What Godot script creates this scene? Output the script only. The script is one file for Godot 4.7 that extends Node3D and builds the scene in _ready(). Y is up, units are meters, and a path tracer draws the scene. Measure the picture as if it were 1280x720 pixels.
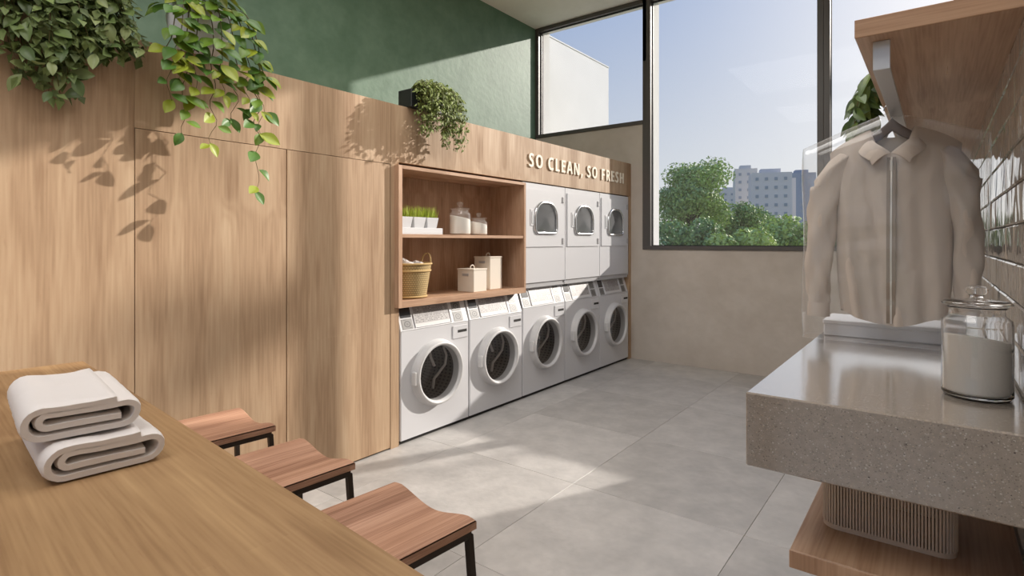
extends Node3D
# Self-service laundry room. World: +x towards the tiled wall, y up, -z towards the window wall.

class MB extends RefCounted:
	var v := PackedVector3Array()
	var n := PackedVector3Array()
	var uv := PackedVector2Array()
	var col := PackedColorArray()
	var xf := Transform3D()
	var g := 1            # grain axis of planar texture coordinates
	var off := Vector2.ZERO
	var tint := Color(1, 1, 1)
	var colored := false
	func puv(p: Vector3, nn: Vector3) -> Vector2:
		var a := nn.abs()
		var k := 0
		if a.y >= a.x and a.y >= a.z: k = 1
		elif a.z >= a.x: k = 2
		if k == g:
			return Vector2(p[(k + 1) % 3], p[(k + 2) % 3]) + off
		return Vector2(p[3 - k - g], p[g]) + off
	func put(p: Vector3, nn: Vector3, t: Vector2) -> void:
		v.append(xf * p); n.append((xf.basis * nn).normalized()); uv.append(t)
		if colored: col.append(tint)
	func tri(a: Vector3, b: Vector3, c: Vector3, out: Vector3) -> void:
		var nn := (b - a).cross(c - a).normalized()
		if nn.dot(out) < 0:
			var s := b; b = c; c = s; nn = -nn
		put(a, nn, puv(a, nn)); put(c, nn, puv(c, nn)); put(b, nn, puv(b, nn))
	func quad(a: Vector3, b: Vector3, c: Vector3, d: Vector3, out: Vector3) -> void:
		var nn := (c - a).cross(d - b).normalized()
		if nn.dot(out) < 0:
			var s := b; b = d; d = s; nn = -nn
		for q in [a, c, b, a, d, c]:
			put(q, nn, puv(q, nn))
	func quaduv(a: Vector3, b: Vector3, c: Vector3, d: Vector3) -> void:
		# a,b,c,d counter-clockwise seen from outside, with 0..1 coordinates
		var nn := (c - a).cross(d - b).normalized()
		put(a, nn, Vector2(0, 1)); put(c, nn, Vector2(1, 0)); put(b, nn, Vector2(1, 1))
		put(a, nn, Vector2(0, 1)); put(d, nn, Vector2(0, 0)); put(c, nn, Vector2(1, 0))
	func box(lo: Vector3, hi: Vector3, c := 0.0) -> void:
		var h := (hi - lo) * 0.5
		var m := (hi + lo) * 0.5
		c = minf(c, minf(h.x, minf(h.y, h.z)) * 0.95)
		for a in 3:
			var b := (a + 1) % 3
			var d := (a + 2) % 3
			for s in [-1.0, 1.0]:
				var o := Vector3.ZERO
				o[a] = s
				var q := []
				for e in [[-1, -1], [1, -1], [1, 1], [-1, 1]]:
					var p := Vector3.ZERO
					p[a] = s * h[a]; p[b] = e[0] * (h[b] - c); p[d] = e[1] * (h[d] - c)
					q.append(m + p)
				quad(q[0], q[1], q[2], q[3], o)
		if c <= 0.0: return
		for d in 3:
			var a := (d + 1) % 3
			var b := (d + 2) % 3
			for sa in [-1.0, 1.0]:
				for sb in [-1.0, 1.0]:
					var p0 := Vector3.ZERO
					p0[a] = sa * h[a]; p0[b] = sb * (h[b] - c); p0[d] = h[d] - c
					var p1 := Vector3.ZERO
					p1[a] = sa * (h[a] - c); p1[b] = sb * h[b]; p1[d] = h[d] - c
					var p2 := p1; p2[d] = -p1[d]
					var p3 := p0; p3[d] = -p0[d]
					var o := Vector3.ZERO
					o[a] = sa; o[b] = sb
					quad(m + p0, m + p1, m + p2, m + p3, o)
		for sx in [-1.0, 1.0]:
			for sy in [-1.0, 1.0]:
				for sz in [-1.0, 1.0]:
					tri(m + Vector3(sx * h.x, sy * (h.y - c), sz * (h.z - c)), m + Vector3(sx * (h.x - c), sy * h.y, sz * (h.z - c)), m + Vector3(sx * (h.x - c), sy * (h.y - c), sz * h.z), Vector3(sx, sy, sz))
	func grid(rows: Array, wrap := false, us := 1.0, vs := 1.0, flip := false) -> void:
		# front side where (along a row) x (towards the next row) points
		var R := rows.size()
		var C: int = rows[0].size()
		var nn := PackedVector3Array()
		nn.resize(R * C)
		var last := C if wrap else C - 1
		for i in R - 1:
			for j in last:
				var j2 := (j + 1) % C
				var a: Vector3 = rows[i][j]
				var b: Vector3 = rows[i][j2]
				var c: Vector3 = rows[i + 1][j2]
				var d: Vector3 = rows[i + 1][j]
				var f := (c - a).cross(d - b)
				if flip: f = -f
				nn[i * C + j] += f; nn[i * C + j2] += f; nn[(i + 1) * C + j2] += f; nn[(i + 1) * C + j] += f
		for i in R - 1:
			for j in last:
				var j2 := (j + 1) % C
				var q := [[i, j, j], [i + 1, j2, j + 1], [i, j2, j + 1], [i, j, j], [i + 1, j, j], [i + 1, j2, j + 1]]
				if flip: q = [[i, j, j], [i, j2, j + 1], [i + 1, j2, j + 1], [i, j, j], [i + 1, j2, j + 1], [i + 1, j, j]]
				for e in q:
					put(rows[e[0]][e[1]], nn[e[0] * C + e[1]].normalized(), Vector2(us * e[2] / float(last), vs * e[0] / float(R - 1)) + off)
	func lathe(prof: Array, seg := 32, us := 1.0, vs := 1.0) -> void:
		var rows := []
		for p in prof:
			var r := PackedVector3Array()
			for j in seg:
				var a := TAU * j / seg
				r.append(Vector3(p.x * cos(a), p.y, -p.x * sin(a)))
			rows.append(r)
		grid(rows, true, us, vs)
	func tube(pts: Array, r0: float, r1 := -1.0, sides := 8, closed := false) -> void:
		if r1 < 0: r1 = r0
		var rows := []
		var N := pts.size()
		var up := Vector3.UP
		var prev := Vector3.ZERO
		for i in N:
			var t: Vector3
			if closed: t = (pts[(i + 1) % N] - pts[(i + N - 1) % N]).normalized()
			else: t = (pts[mini(i + 1, N - 1)] - pts[maxi(i - 1, 0)]).normalized()
			if i == 0:
				up = Vector3.UP if absf(t.y) < 0.9 else Vector3.RIGHT
				up = (up - t * up.dot(t)).normalized()
			else:
				up = (up - t * up.dot(t)).normalized()
			prev = t
			var w := t.cross(up)
			var r: float = lerpf(r0, r1, i / float(maxi(N - 1, 1)))
			var row := PackedVector3Array()
			for j in sides:
				var a := TAU * j / sides
				row.append(pts[i] + (up * cos(a) + w * sin(a)) * r)
			rows.append(row)
		if closed: rows.append(rows[0])
		grid(rows, true, 1, 1, true)
		if not closed:
			for e in [0, N - 1]:
				var o: Vector3 = (pts[0] - pts[1]) if e == 0 else (pts[N - 1] - pts[N - 2])
				for j in range(1, sides - 1):
					tri(rows[e][0], rows[e][j], rows[e][j + 1], o)
	func plate_hole(lo: Vector2, hi: Vector2, hole: Array, z: float) -> void:
		# a plate in the plane z with a hole; the front looks along +z
		var c := Vector2.ZERO
		for p in hole: c += p
		c /= hole.size()
		var rim := []
		for p in hole:
			var d: Vector2 = (p - c).normalized()
			var t := 1e9
			if d.x > 1e-6: t = minf(t, (hi.x - c.x) / d.x)
			if d.x < -1e-6: t = minf(t, (lo.x - c.x) / d.x)
			if d.y > 1e-6: t = minf(t, (hi.y - c.y) / d.y)
			if d.y < -1e-6: t = minf(t, (lo.y - c.y) / d.y)
			rim.append(c + d * t)
		var Z := Vector3(0, 0, 1)
		for i in hole.size():
			var k := (i + 1) % hole.size()
			var a := Vector3(hole[i].x, hole[i].y, z)
			var b := Vector3(hole[k].x, hole[k].y, z)
			var e := Vector3(rim[i].x, rim[i].y, z)
			var f := Vector3(rim[k].x, rim[k].y, z)
			quad(a, e, f, b, Z)
			if absf(e.x - f.x) > 1e-5 and absf(e.y - f.y) > 1e-5:
				var cx: float = e.x if absf(e.x - lo.x) < 1e-5 or absf(e.x - hi.x) < 1e-5 else f.x
				var cy: float = e.y if absf(e.y - lo.y) < 1e-5 or absf(e.y - hi.y) < 1e-5 else f.y
				tri(e, Vector3(cx, cy, z), f, Z)
	func mesh() -> ArrayMesh:
		var arr := []
		arr.resize(Mesh.ARRAY_MAX)
		arr[Mesh.ARRAY_VERTEX] = v
		arr[Mesh.ARRAY_NORMAL] = n
		arr[Mesh.ARRAY_TEX_UV] = uv
		if colored: arr[Mesh.ARRAY_COLOR] = col
		var m := ArrayMesh.new()
		m.add_surface_from_arrays(Mesh.PRIMITIVE_TRIANGLES, arr)
		return m

const EYE := 1.434
const LEFT := -3.0        # front of the timber wall and of the machines
const RIGHT := 0.143      # tiled wall
const BACK := 6.345       # inner face of the window wall (as distance s = -z)
const TOP := 4.372
const OUTER := 6.6
const GREEN := -4.425
const CAB := 2.39         # height of the timber wall
var M := {}
var rng := RandomNumberGenerator.new()
var used := {}

func P(x: float, y: float, s: float) -> Vector3: return Vector3(x, y, -s)

func numbered(called: String) -> String:
	used[called] = used.get(called, -1) + 1
	return called if used[called] == 0 else "%s_%03d" % [called, used[called]]

func tag(o: Node, label: String, category: String, group := "") -> void:
	o.set_meta("label", label)
	o.set_meta("category", category)
	if group: o.set_meta("group", group)

func thing(called: String, label: String, category: String, at := Vector3.ZERO, turn := 0.0, group := "") -> Node3D:
	var o := Node3D.new()
	o.name = numbered(called)
	add_child(o)
	o.position = at
	o.rotation.y = turn
	tag(o, label, category, group)
	return o

func part(parent: Node, called: String, m, mat: Material) -> MeshInstance3D:
	var o := MeshInstance3D.new()
	o.name = called
	o.mesh = m.mesh() if m is MB else m
	o.material_override = mat
	parent.add_child(o, true)
	return o

func struct(called: String, at := Vector3.ZERO) -> Node3D:
	var o := Node3D.new()
	o.name = called
	add_child(o)
	o.position = at
	o.set_meta("kind", "structure")
	return o

func bx(lo: Vector3, hi: Vector3, c := 0.0, g := 1, off := Vector2.ZERO) -> MB:
	var m := MB.new()
	m.g = g
	m.off = off
	m.box(Vector3(minf(lo.x, hi.x), minf(lo.y, hi.y), minf(lo.z, hi.z)), Vector3(maxf(lo.x, hi.x), maxf(lo.y, hi.y), maxf(lo.z, hi.z)), c)
	return m

func roff() -> Vector2: return Vector2(rng.randf() * 3.0, rng.randf() * 3.0)

# ------------------------------------------------------------------ materials
func mat(called: String, c: Color, rough := 0.7, metal := 0.0) -> StandardMaterial3D:
	var m := StandardMaterial3D.new()
	m.resource_name = called
	m.albedo_color = c
	m.roughness = rough
	m.metallic = metal
	M[called] = m
	return m

func grey(sd: int, w: int, h: int, freq: float, oct := 3, w2 := 0, h2 := 0) -> PackedByteArray:
	var f := FastNoiseLite.new()
	f.seed = sd
	f.noise_type = FastNoiseLite.TYPE_SIMPLEX_SMOOTH
	f.frequency = freq
	f.fractal_octaves = oct
	var im := f.get_seamless_image(w, h)
	im.convert(Image.FORMAT_L8)
	if w2: im.resize(w2, h2, Image.INTERPOLATE_CUBIC)
	return im.get_data()

func wood_texture(sd: int, dark: Color, mid: Color, light: Color, rings := 5.0, contrast := 1.0) -> Array:
	var W := 512
	var H := 1024
	var broad := grey(sd, 512, 48, 0.012, 3, W, H)
	var fibre := grey(sd + 1, 512, 40, 0.16, 2, W, H)
	var pore := grey(sd + 2, 512, 128, 0.22, 2, W, H)
	var cloud := grey(sd + 3, 128, 128, 0.03, 3, W, H)
	var bytes := PackedByteArray()
	bytes.resize(W * H * 3)
	var rough := PackedByteArray()
	rough.resize(W * H)
	for i in W * H:
		var b := broad[i] / 255.0
		var ring := 0.5 + 0.5 * sin((b * rings + cloud[i] / 255.0 * 0.8) * TAU)
		var t := 0.5 + contrast * (0.55 * (b - 0.5) + 0.13 * (ring - 0.5) + 0.42 * (fibre[i] / 255.0 - 0.5) + 0.25 * (cloud[i] / 255.0 - 0.5))
		if pore[i] > 190: t -= 0.16 * contrast * (pore[i] - 190) / 65.0
		t = clampf(t, 0.0, 1.0)
		var c := dark.lerp(mid, t * 2.0) if t < 0.5 else mid.lerp(light, t * 2.0 - 1.0)
		bytes[i * 3] = int(c.r * 255.0)
		bytes[i * 3 + 1] = int(c.g * 255.0)
		bytes[i * 3 + 2] = int(c.b * 255.0)
		rough[i] = int(clampf(150.0 - 70.0 * (t - 0.5), 0.0, 255.0))
	return [ImageTexture.create_from_image(Image.create_from_data(W, H, false, Image.FORMAT_RGB8, bytes)), ImageTexture.create_from_image(Image.create_from_data(W, H, false, Image.FORMAT_L8, rough))]

func wood(called: String, tex: Array, tint: Color, across: float, along: float, rough := 1.0) -> StandardMaterial3D:
	var m := mat(called, tint, rough)
	m.albedo_texture = tex[0]
	m.roughness_texture = tex[1]
	m.roughness_texture_channel = BaseMaterial3D.TEXTURE_CHANNEL_RED
	m.uv1_scale = Vector3(1.0 / across, 1.0 / along, 1)
	m.metallic_specular = 0.4
	return m

func mottled(called: String, sd: int, cols: Array, size: float, freq: float, rough: float, bump := 0.0) -> StandardMaterial3D:
	var m := mat(called, Color(1, 1, 1), rough)
	var a := grey(sd, 512, 512, freq, 5)
	var b := grey(sd + 7, 512, 512, freq * 4.0, 3)
	var bytes := PackedByteArray()
	bytes.resize(512 * 512 * 3)
	for i in 512 * 512:
		var t := clampf(0.5 + 0.8 * (a[i] / 255.0 - 0.5) + 0.35 * (b[i] / 255.0 - 0.5), 0.0, 1.0)
		var c: Color = cols[0].lerp(cols[1], t)
		bytes[i * 3] = int(c.r * 255.0)
		bytes[i * 3 + 1] = int(c.g * 255.0)
		bytes[i * 3 + 2] = int(c.b * 255.0)
	m.albedo_texture = ImageTexture.create_from_image(Image.create_from_data(512, 512, false, Image.FORMAT_RGB8, bytes))
	m.uv1_triplanar = true
	m.uv1_world_triplanar = true
	m.uv1_scale = Vector3.ONE / size
	if bump > 0.0:
		var im := Image.create_from_data(512, 512, false, Image.FORMAT_L8, b)
		im.convert(Image.FORMAT_RGBA8)
		im.bump_map_to_normal_map(bump)
		m.normal_enabled = true
		m.normal_texture = ImageTexture.create_from_image(im)
		m.normal_scale = 0.5
	return m

func glass(called: String, c: Color, rough := 0.0) -> StandardMaterial3D:
	var m := mat(called, c, rough)
	m.transparency = BaseMaterial3D.TRANSPARENCY_ALPHA
	m.cull_mode = BaseMaterial3D.CULL_DISABLED
	return m

func make_materials() -> void:
	var oak := wood_texture(11, Color8(154, 125, 98), Color8(185, 157, 128), Color8(205, 180, 151), 3.0, 1.0)
	var plank := wood_texture(41, Color8(132, 100, 68), Color8(160, 127, 91), Color8(180, 147, 108), 2.0, 1.0)
	var walnut := wood_texture(71, Color8(132, 102, 84), Color8(166, 134, 114), Color8(190, 160, 140), 4.0, 1.25)
	wood("oak_wall", oak, Color(0.97, 0.96, 0.95), 1.3, 2.6)
	wood("shelf_wood", oak, Color(1.0, 0.95, 0.95), 0.9, 1.6)
	wood("table_wood", plank, Color(0.97, 0.97, 0.96), 0.85, 2.1, 0.95)
	wood("stool_wood", walnut, Color(1.06, 1.0, 0.96), 0.35, 0.7)
	wood("right_shelf_wood", oak, Color(1.0, 0.95, 0.94), 0.6, 1.8, 0.6)
	mottled("green_plaster", 5, [Color8(80, 110, 88), Color8(104, 132, 111)], 1.6, 0.008, 0.57, 0.7)
	mottled("beige_plaster", 9, [Color8(190, 180, 169), Color8(207, 198, 188)], 2.0, 0.006, 0.9, 1.0)
	mottled("white_plaster", 13, [Color8(238, 235, 230), Color8(246, 243, 238)], 2.0, 0.01, 0.9)
	mottled("facade_white", 14, [Color8(214, 214, 213), Color8(222, 222, 221)], 3.0, 0.01, 0.9)
	for k in 3:
		var d: int = [0, 7, -6][k]
		var f := mottled("floor_tile_%d" % k, 21 + k, [Color8(170 + d, 167 + d, 164 + d), Color8(197 + d, 193 + d, 189 + d)], 1.3, 0.01, 0.42, 1.0)
		f.metallic_specular = 0.45
		f.uv1_offset = Vector3(k * 0.37, 0, k * 0.21)
	var ld := mat("lamp_diffuser", Color8(250, 248, 244), 0.6)
	ld.emission_enabled = true
	ld.emission = Color8(255, 252, 249)
	ld.emission_energy_multiplier = 1.0
	mat("grout", Color8(138, 134, 128), 0.95)
	mat("tile_grout", Color8(96, 92, 88), 0.9)
	var wavy := grey(77, 256, 256, 0.012, 2)
	var wim := Image.create_from_data(256, 256, false, Image.FORMAT_L8, wavy)
	wim.convert(Image.FORMAT_RGBA8)
	wim.bump_map_to_normal_map(6.0)
	var wtex := ImageTexture.create_from_image(wim)
	for k in 3:
		var t := mat("wall_tile_%d" % k, [Color8(172, 164, 155), Color8(166, 158, 150), Color8(178, 170, 161)][k], 0.07)
		t.normal_enabled = true
		t.normal_texture = wtex
		t.normal_scale = 0.35
		t.uv1_triplanar = true
		t.uv1_world_triplanar = true
		t.uv1_scale = Vector3.ONE * 2.2
		t.metallic_specular = 0.7
	mat("frame", Color8(86, 82, 79), 0.45, 0.1)
	mat("black_gasket", Color8(22, 22, 22), 0.8)
	glass("pane", Color(1, 1, 1, 0.03)).metallic_specular = 0.15
	# appliances
	mat("enamel", Color8(210, 210, 213), 0.34)
	mat("enamel_grey", Color8(184, 184, 186), 0.4)
	mat("ring_plastic", Color8(206, 205, 205), 0.35)
	mat("chrome", Color8(215, 216, 218), 0.18, 0.95)
	mat("steel", Color8(200, 201, 203), 0.32, 0.45)
	mat("toe_kick", Color8(38, 35, 33), 0.8)
	glass("door_glass", Color(0.14, 0.12, 0.11, 0.3))
	mat("vane", Color8(214, 208, 203), 0.4)
	# perforated drum
	var di := Image.create(64, 64, false, Image.FORMAT_RGB8)
	di.fill(Color8(108, 102, 98))
	for y in 64:
		for x in 64:
			var q := Vector2(x % 32 - 16, y % 32 - 16)
			if q.length() < 9.0: di.set_pixel(x, y, Color8(34, 30, 28))
	var dm := mat("drum", Color(1, 1, 1), 0.45, 0.35)
	dm.albedo_texture = ImageTexture.create_from_image(di)
	dm.uv1_scale = Vector3(26, 10, 1)
	# printed control panels
	var pi := Image.create(256, 96, false, Image.FORMAT_RGB8)
	pi.fill(Color8(160, 156, 155))
	var pr := RandomNumberGenerator.new()
	pr.seed = 4
	pi.fill_rect(Rect2i(70, 6, 180, 44), Color8(142, 137, 137))
	for r in 9:
		var x := 6
		while x < 250:
			var w := pr.randi_range(3, 11)
			if x > 60 and x < 74: x = 78
			pi.fill_rect(Rect2i(x, 9 + r * 8, w, 3), Color8(100, 95, 95) if pr.randf() < 0.7 else Color8(184, 181, 180))
			x += w + pr.randi_range(3, 7)
	pi.fill_rect(Rect2i(0, 82, 256, 14), Color8(205, 203, 202))
	var pm := mat("panel_print", Color(1, 1, 1), 0.3)
	pm.albedo_texture = ImageTexture.create_from_image(pi)
	var ki := Image.create(64, 64, false, Image.FORMAT_RGB8)
	ki.fill(Color8(128, 126, 124))
	for y in 64:
		for x in 64:
			var l := Vector2(x - 32, y - 32).length()
			if l < 20.0 and l > 13.0: ki.set_pixel(x, y, Color8(70, 68, 68))
			elif l < 8.0: ki.set_pixel(x, y, Color8(92, 88, 86))
	ki.fill_rect(Rect2i(8, 4, 20, 5), Color8(92, 90, 90))
	ki.fill_rect(Rect2i(40, 54, 16, 5), Color8(92, 90, 90))
	var km := mat("key_print", Color(1, 1, 1), 0.35)
	km.albedo_texture = ImageTexture.create_from_image(ki)
	mat("display_dark", Color8(48, 47, 50), 0.2)
	# counter
	var ti := Image.create(1024, 1024, false, Image.FORMAT_RGB8)
	var ta := grey(61, 512, 512, 0.05, 3, 1024, 1024)
	var tb := PackedByteArray()
	tb.resize(1024 * 1024 * 3)
	var base := Color8(150, 140, 130)
	for i in 1024 * 1024:
		var k := 0.94 + 0.12 * (ta[i] / 255.0)
		tb[i * 3] = int(base.r * 255.0 * k)
		tb[i * 3 + 1] = int(base.g * 255.0 * k)
		tb[i * 3 + 2] = int(base.b * 255.0 * k)
	ti = Image.create_from_data(1024, 1024, false, Image.FORMAT_RGB8, tb)
	for k in 34000:
		var sz := 1 + int(pr.randf() * pr.randf() * 5.0)
		var kind := pr.randf()
		var c := Color8(122, 112, 102) if kind < 0.45 else Color8(184, 177, 167) if kind < 0.72 else Color8(172, 158, 142) if kind < 0.985 else Color8(64, 56, 50)
		var at := Vector2i(pr.randi() % 1020, pr.randi() % 1020)
		ti.fill_rect(Rect2i(at.x, at.y, sz, maxi(1, sz - pr.randi() % 2)), c)
	var tm := mat("terrazzo", Color(1, 1, 1), 0.12)
	tm.albedo_texture = ImageTexture.create_from_image(ti)
	tm.uv1_triplanar = true
	tm.uv1_world_triplanar = true
	tm.uv1_scale = Vector3.ONE / 0.62
	tm.metallic_specular = 0.7
	tm.clearcoat_enabled = true
	tm.clearcoat = 1.0
	tm.clearcoat_roughness = 0.16
	# cloth
	var ca := grey(91, 256, 256, 0.25, 2)
	var cim := Image.create_from_data(256, 256, false, Image.FORMAT_L8, ca)
	cim.convert(Image.FORMAT_RGBA8)
	cim.bump_map_to_normal_map(5.0)
	var towel := mat("towel", Color8(228, 222, 219), 0.95)
	towel.normal_enabled = true
	towel.normal_texture = ImageTexture.create_from_image(cim)
	towel.normal_scale = 0.7
	towel.uv1_triplanar = true
	towel.uv1_scale = Vector3.ONE * 9.0
	towel.rim_enabled = true
	towel.rim = 0.3
	var shirt := mat("shirt_cloth", Color8(202, 189, 177), 0.9)
	shirt.normal_enabled = true
	shirt.normal_texture = towel.normal_texture
	shirt.normal_scale = 0.25
	shirt.uv1_triplanar = true
	shirt.uv1_scale = Vector3.ONE * 12.0
	shirt.backlight_enabled = true
	shirt.backlight = Color(0.22, 0.2, 0.18)
	mat("placket_cloth", Color8(150, 137, 124), 0.9)
	mat("zip_metal", Color8(222, 216, 206), 0.3, 0.5)
	mat("hanger_wood", Color8(70, 50, 42), 0.5)
	var bag := glass("bag_plastic", Color(0.95, 0.95, 0.95, 0.09), 0.06)
	bag.metallic_specular = 0.5
	# small things
	var gl := mat("jar_glass", Color(1, 1, 1, 0.0), 0.0)
	gl.refraction_enabled = true
	gl.refraction_scale = 0.05
	gl.transparency = BaseMaterial3D.TRANSPARENCY_ALPHA
	glass("thin_glass", Color(1, 1, 1, 0.03))
	mottled("powder", 33, [Color8(236, 231, 222), Color8(246, 242, 235)], 0.1, 0.05, 1.0, 3.0)
	mat("vent_plastic", Color8(204, 186, 168), 0.6)
	mat("white_box", Color8(236, 236, 240), 0.45)
	mat("cream_box", Color8(232, 222, 208), 0.7)
	mat("white_ceramic", Color8(226, 226, 228), 0.3)
	mat("black_pot", Color8(34, 38, 36), 0.5)
	mat("soil", Color8(48, 36, 28), 1.0)
	mat("sign_letter", Color8(240, 228, 208), 0.5)
	mat("stool_metal", Color8(58, 48, 40), 0.45, 0.6)
	var wi := Image.create(64, 64, false, Image.FORMAT_RGB8)
	for y in 64:
		for x in 64:
			var over := ((x / 16) + (y / 8)) % 2
			var e := 1.0 - 0.34 * pow(absf(((y % 8) - 3.5) / 4.0), 2.0)
			var c2 := Color8(198, 172, 122) if over else Color8(176, 148, 98)
			wi.set_pixel(x, y, Color(c2.r * e, c2.g * e, c2.b * e))
	var wk := mat("wicker", Color(1, 1, 1), 0.8)
	wk.albedo_texture = ImageTexture.create_from_image(wi)
	wk.uv1_scale = Vector3(24, 12, 1)
	mat("wicker_rim", Color8(190, 160, 108), 0.8)
	# plants
	var tones := {"ivy_leaf": [Color8(98, 116, 66), Color8(78, 98, 52), Color8(130, 142, 90)], "pothos_leaf": [Color8(96, 126, 34), Color8(70, 108, 34), Color8(138, 150, 40)], "ficus_leaf": [Color8(74, 96, 44), Color8(58, 78, 36), Color8(96, 114, 56)]}
	for key in tones:
		for k in 3:
			var lm := mat("%s_%d" % [key, k], tones[key][k], 0.45)
			lm.cull_mode = BaseMaterial3D.CULL_DISABLED
			lm.backlight_enabled = true
			lm.backlight = tones[key][k] * 0.55
	mat("vine_stem", Color8(86, 78, 40), 0.8)
	for key in ["foliage", "tree_foliage"]:
		var fm := mat(key, Color(1, 1, 1), 0.6)
		fm.vertex_color_use_as_albedo = true
		fm.cull_mode = BaseMaterial3D.CULL_DISABLED
		fm.backlight_enabled = true
		fm.backlight = Color8(96, 108, 40)
	mat("bark", Color8(92, 80, 66), 0.9)
	mat("lawn", Color8(130, 138, 108), 1.0)
	mat("tower_pale", Color8(224, 216, 214), 0.9)
	mat("tower_grey", Color8(214, 210, 206), 0.9)
	mat("tower_blue", Color8(150, 160, 178), 0.7)
	mat("tower_window", Color8(158, 164, 174), 0.6)

# ------------------------------------------------------------------ setting
func build_structure() -> void:
	var o := struct("floor")
	part(o, "floor_slab", bx(P(GREEN - 0.2, -0.2, -3.2), P(RIGHT + 0.2, -0.004, OUTER)), M.grout)
	var px := 0.967
	for i in range(-1, 4):
		for j in range(-7, 5):
			var x1 := minf(-0.75 + px * (1 - i), RIGHT) if i <= 0 else -0.75 - px * (i - 1)
			var x0 := -0.75 - px * i
			x0 = maxf(x0, LEFT - 0.02)
			x1 = minf(x1, RIGHT)
			var s0 := maxf(2.85 + px * j, -3.0)
			var s1 := minf(2.85 + px * (j + 1), BACK)
			if x1 - x0 < 0.02 or s1 - s0 < 0.02: continue
			part(o, "floor_tile", bx(P(x0 + 0.001, -0.03, s0 + 0.001), P(x1 - 0.001, 0.0, s1 - 0.001), 0.001), M["floor_tile_%d" % (posmod(i * 5 + j * 7, 3))])
	o = struct("ceiling")
	part(o, "ceiling_slab", bx(P(GREEN - 0.2, TOP, -3.2), P(RIGHT + 0.2, TOP + 0.25, OUTER)), M.white_plaster)
	o = struct("wall_left_upper")
	part(o, "green_wall", bx(P(GREEN - 0.2, 0, -3.2), P(GREEN, TOP, OUTER)), M.green_plaster)
	o = struct("wall_front")
	part(o, "plinth", bx(P(GREEN, 0, -3.2), P(RIGHT, 0.35, -3.0)), M.white_plaster)
	o = struct("window_4")
	for k in 5:
		var fx := lerpf(GREEN, RIGHT - 0.08, k / 4.0)
		part(o, "frame_member", bx(P(fx, 0.35, -3.15), P(fx + 0.08, TOP, -3.05), 0.003), M.frame)
		if k < 4: part(o, "pane", bx(P(fx + 0.08, 0.35, -3.103), P(lerpf(GREEN, RIGHT - 0.08, (k + 1) / 4.0), TOP, -3.097)), M.pane)
	# window wall
	o = struct("wall_back")
	var m := MB.new()
	m.box(P(GREEN, 0, OUTER) , P(-2.84, 2.86, BACK))
	m.box(P(-2.84, 0, OUTER), P(RIGHT, 1.338, BACK))
	part(o, "plaster_wall", m, M.beige_plaster)
	part(o, "outer_pier", bx(P(-2.84, 1.338, OUTER), P(-2.745, TOP, BACK + 0.09)), M.facade_white)
	part(o, "outer_reveal", bx(P(GREEN, 2.86, OUTER), P(GREEN + 0.06, TOP, BACK + 0.09)), M.facade_white)
	window("window_1", -4.425, -2.79, 2.86, TOP, 0.055, 0.05)
	window("window_2", -2.84, -0.907, 1.338, TOP, 0.1, 0.057)
	window("window_3", -0.907, RIGHT, 1.338, TOP, 0.057, 0.02)
	# tiled wall
	o = struct("wall_right")
	part(o, "plaster_wall", bx(P(RIGHT + 0.006, 0, -3.2), P(RIGHT + 0.2, TOP, BACK + 0.02)), M.beige_plaster)
	part(o, "tile_bed", bx(P(RIGHT + 0.003, 1.106, 1.3), P(RIGHT + 0.0065, 1.9, BACK)), M.tile_grout)
	var variants := []
	for k in 2:
		variants.append(bx(Vector3(-0.0045, -0.0435, -(0.1025 if k == 0 else 0.05)), Vector3(0.0045, 0.0435, 0.1025 if k == 0 else 0.05), 0.0035).mesh())
	for r in 9:
		var s := 1.322 + (0.1045 if r % 2 else 0.0)
		while s < BACK - 0.1:
			var t := part(o, "wall_tile", variants[0], M["wall_tile_%d" % rng.randi_range(0, 2)])
			t.position = P(RIGHT + 0.003, 1.158 + 0.0903 * r, s)
			t.rotation = Vector3(0, rng.randf_range(-0.012, 0.012), rng.randf_range(-0.014, 0.014))
			s += 0.209

func window(called: String, x0: float, x1: float, y0: float, y1: float, wl: float, wr: float) -> void:
	var o := struct(called)
	var d0 := BACK - 0.02
	var d1 := BACK + 0.08
	part(o, "frame_member", bx(P(x0, y0, d0), P(x0 + wl, y1, d1), 0.003), M.frame)
	part(o, "frame_member", bx(P(x1 - wr, y0, d0), P(x1, y1, d1), 0.003), M.frame)
	part(o, "frame_member", bx(P(x0 + wl, y0, d0), P(x1 - wr, y0 + 0.046, d1), 0.003), M.frame)
	part(o, "frame_member", bx(P(x0 + wl, y1 - 0.05, d0), P(x1 - wr, y1, d1), 0.003), M.frame)
	var g := MB.new()
	for e in [[x0 + wl, x0 + wl + 0.008, y0 + 0.046, y1 - 0.05], [x1 - wr - 0.008, x1 - wr, y0 + 0.046, y1 - 0.05], [x0 + wl, x1 - wr, y0 + 0.046, y0 + 0.054], [x0 + wl, x1 - wr, y1 - 0.058, y1 - 0.05]]:
		g.box(P(e[0], e[2], BACK + 0.05), P(e[1], e[3], BACK + 0.03))
	part(o, "gasket", g, M.black_gasket)
	part(o, "pane", bx(P(x0 + wl, y0 + 0.046, BACK + 0.037), P(x1 - wr, y1 - 0.05, BACK + 0.043)), M.pane)

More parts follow.
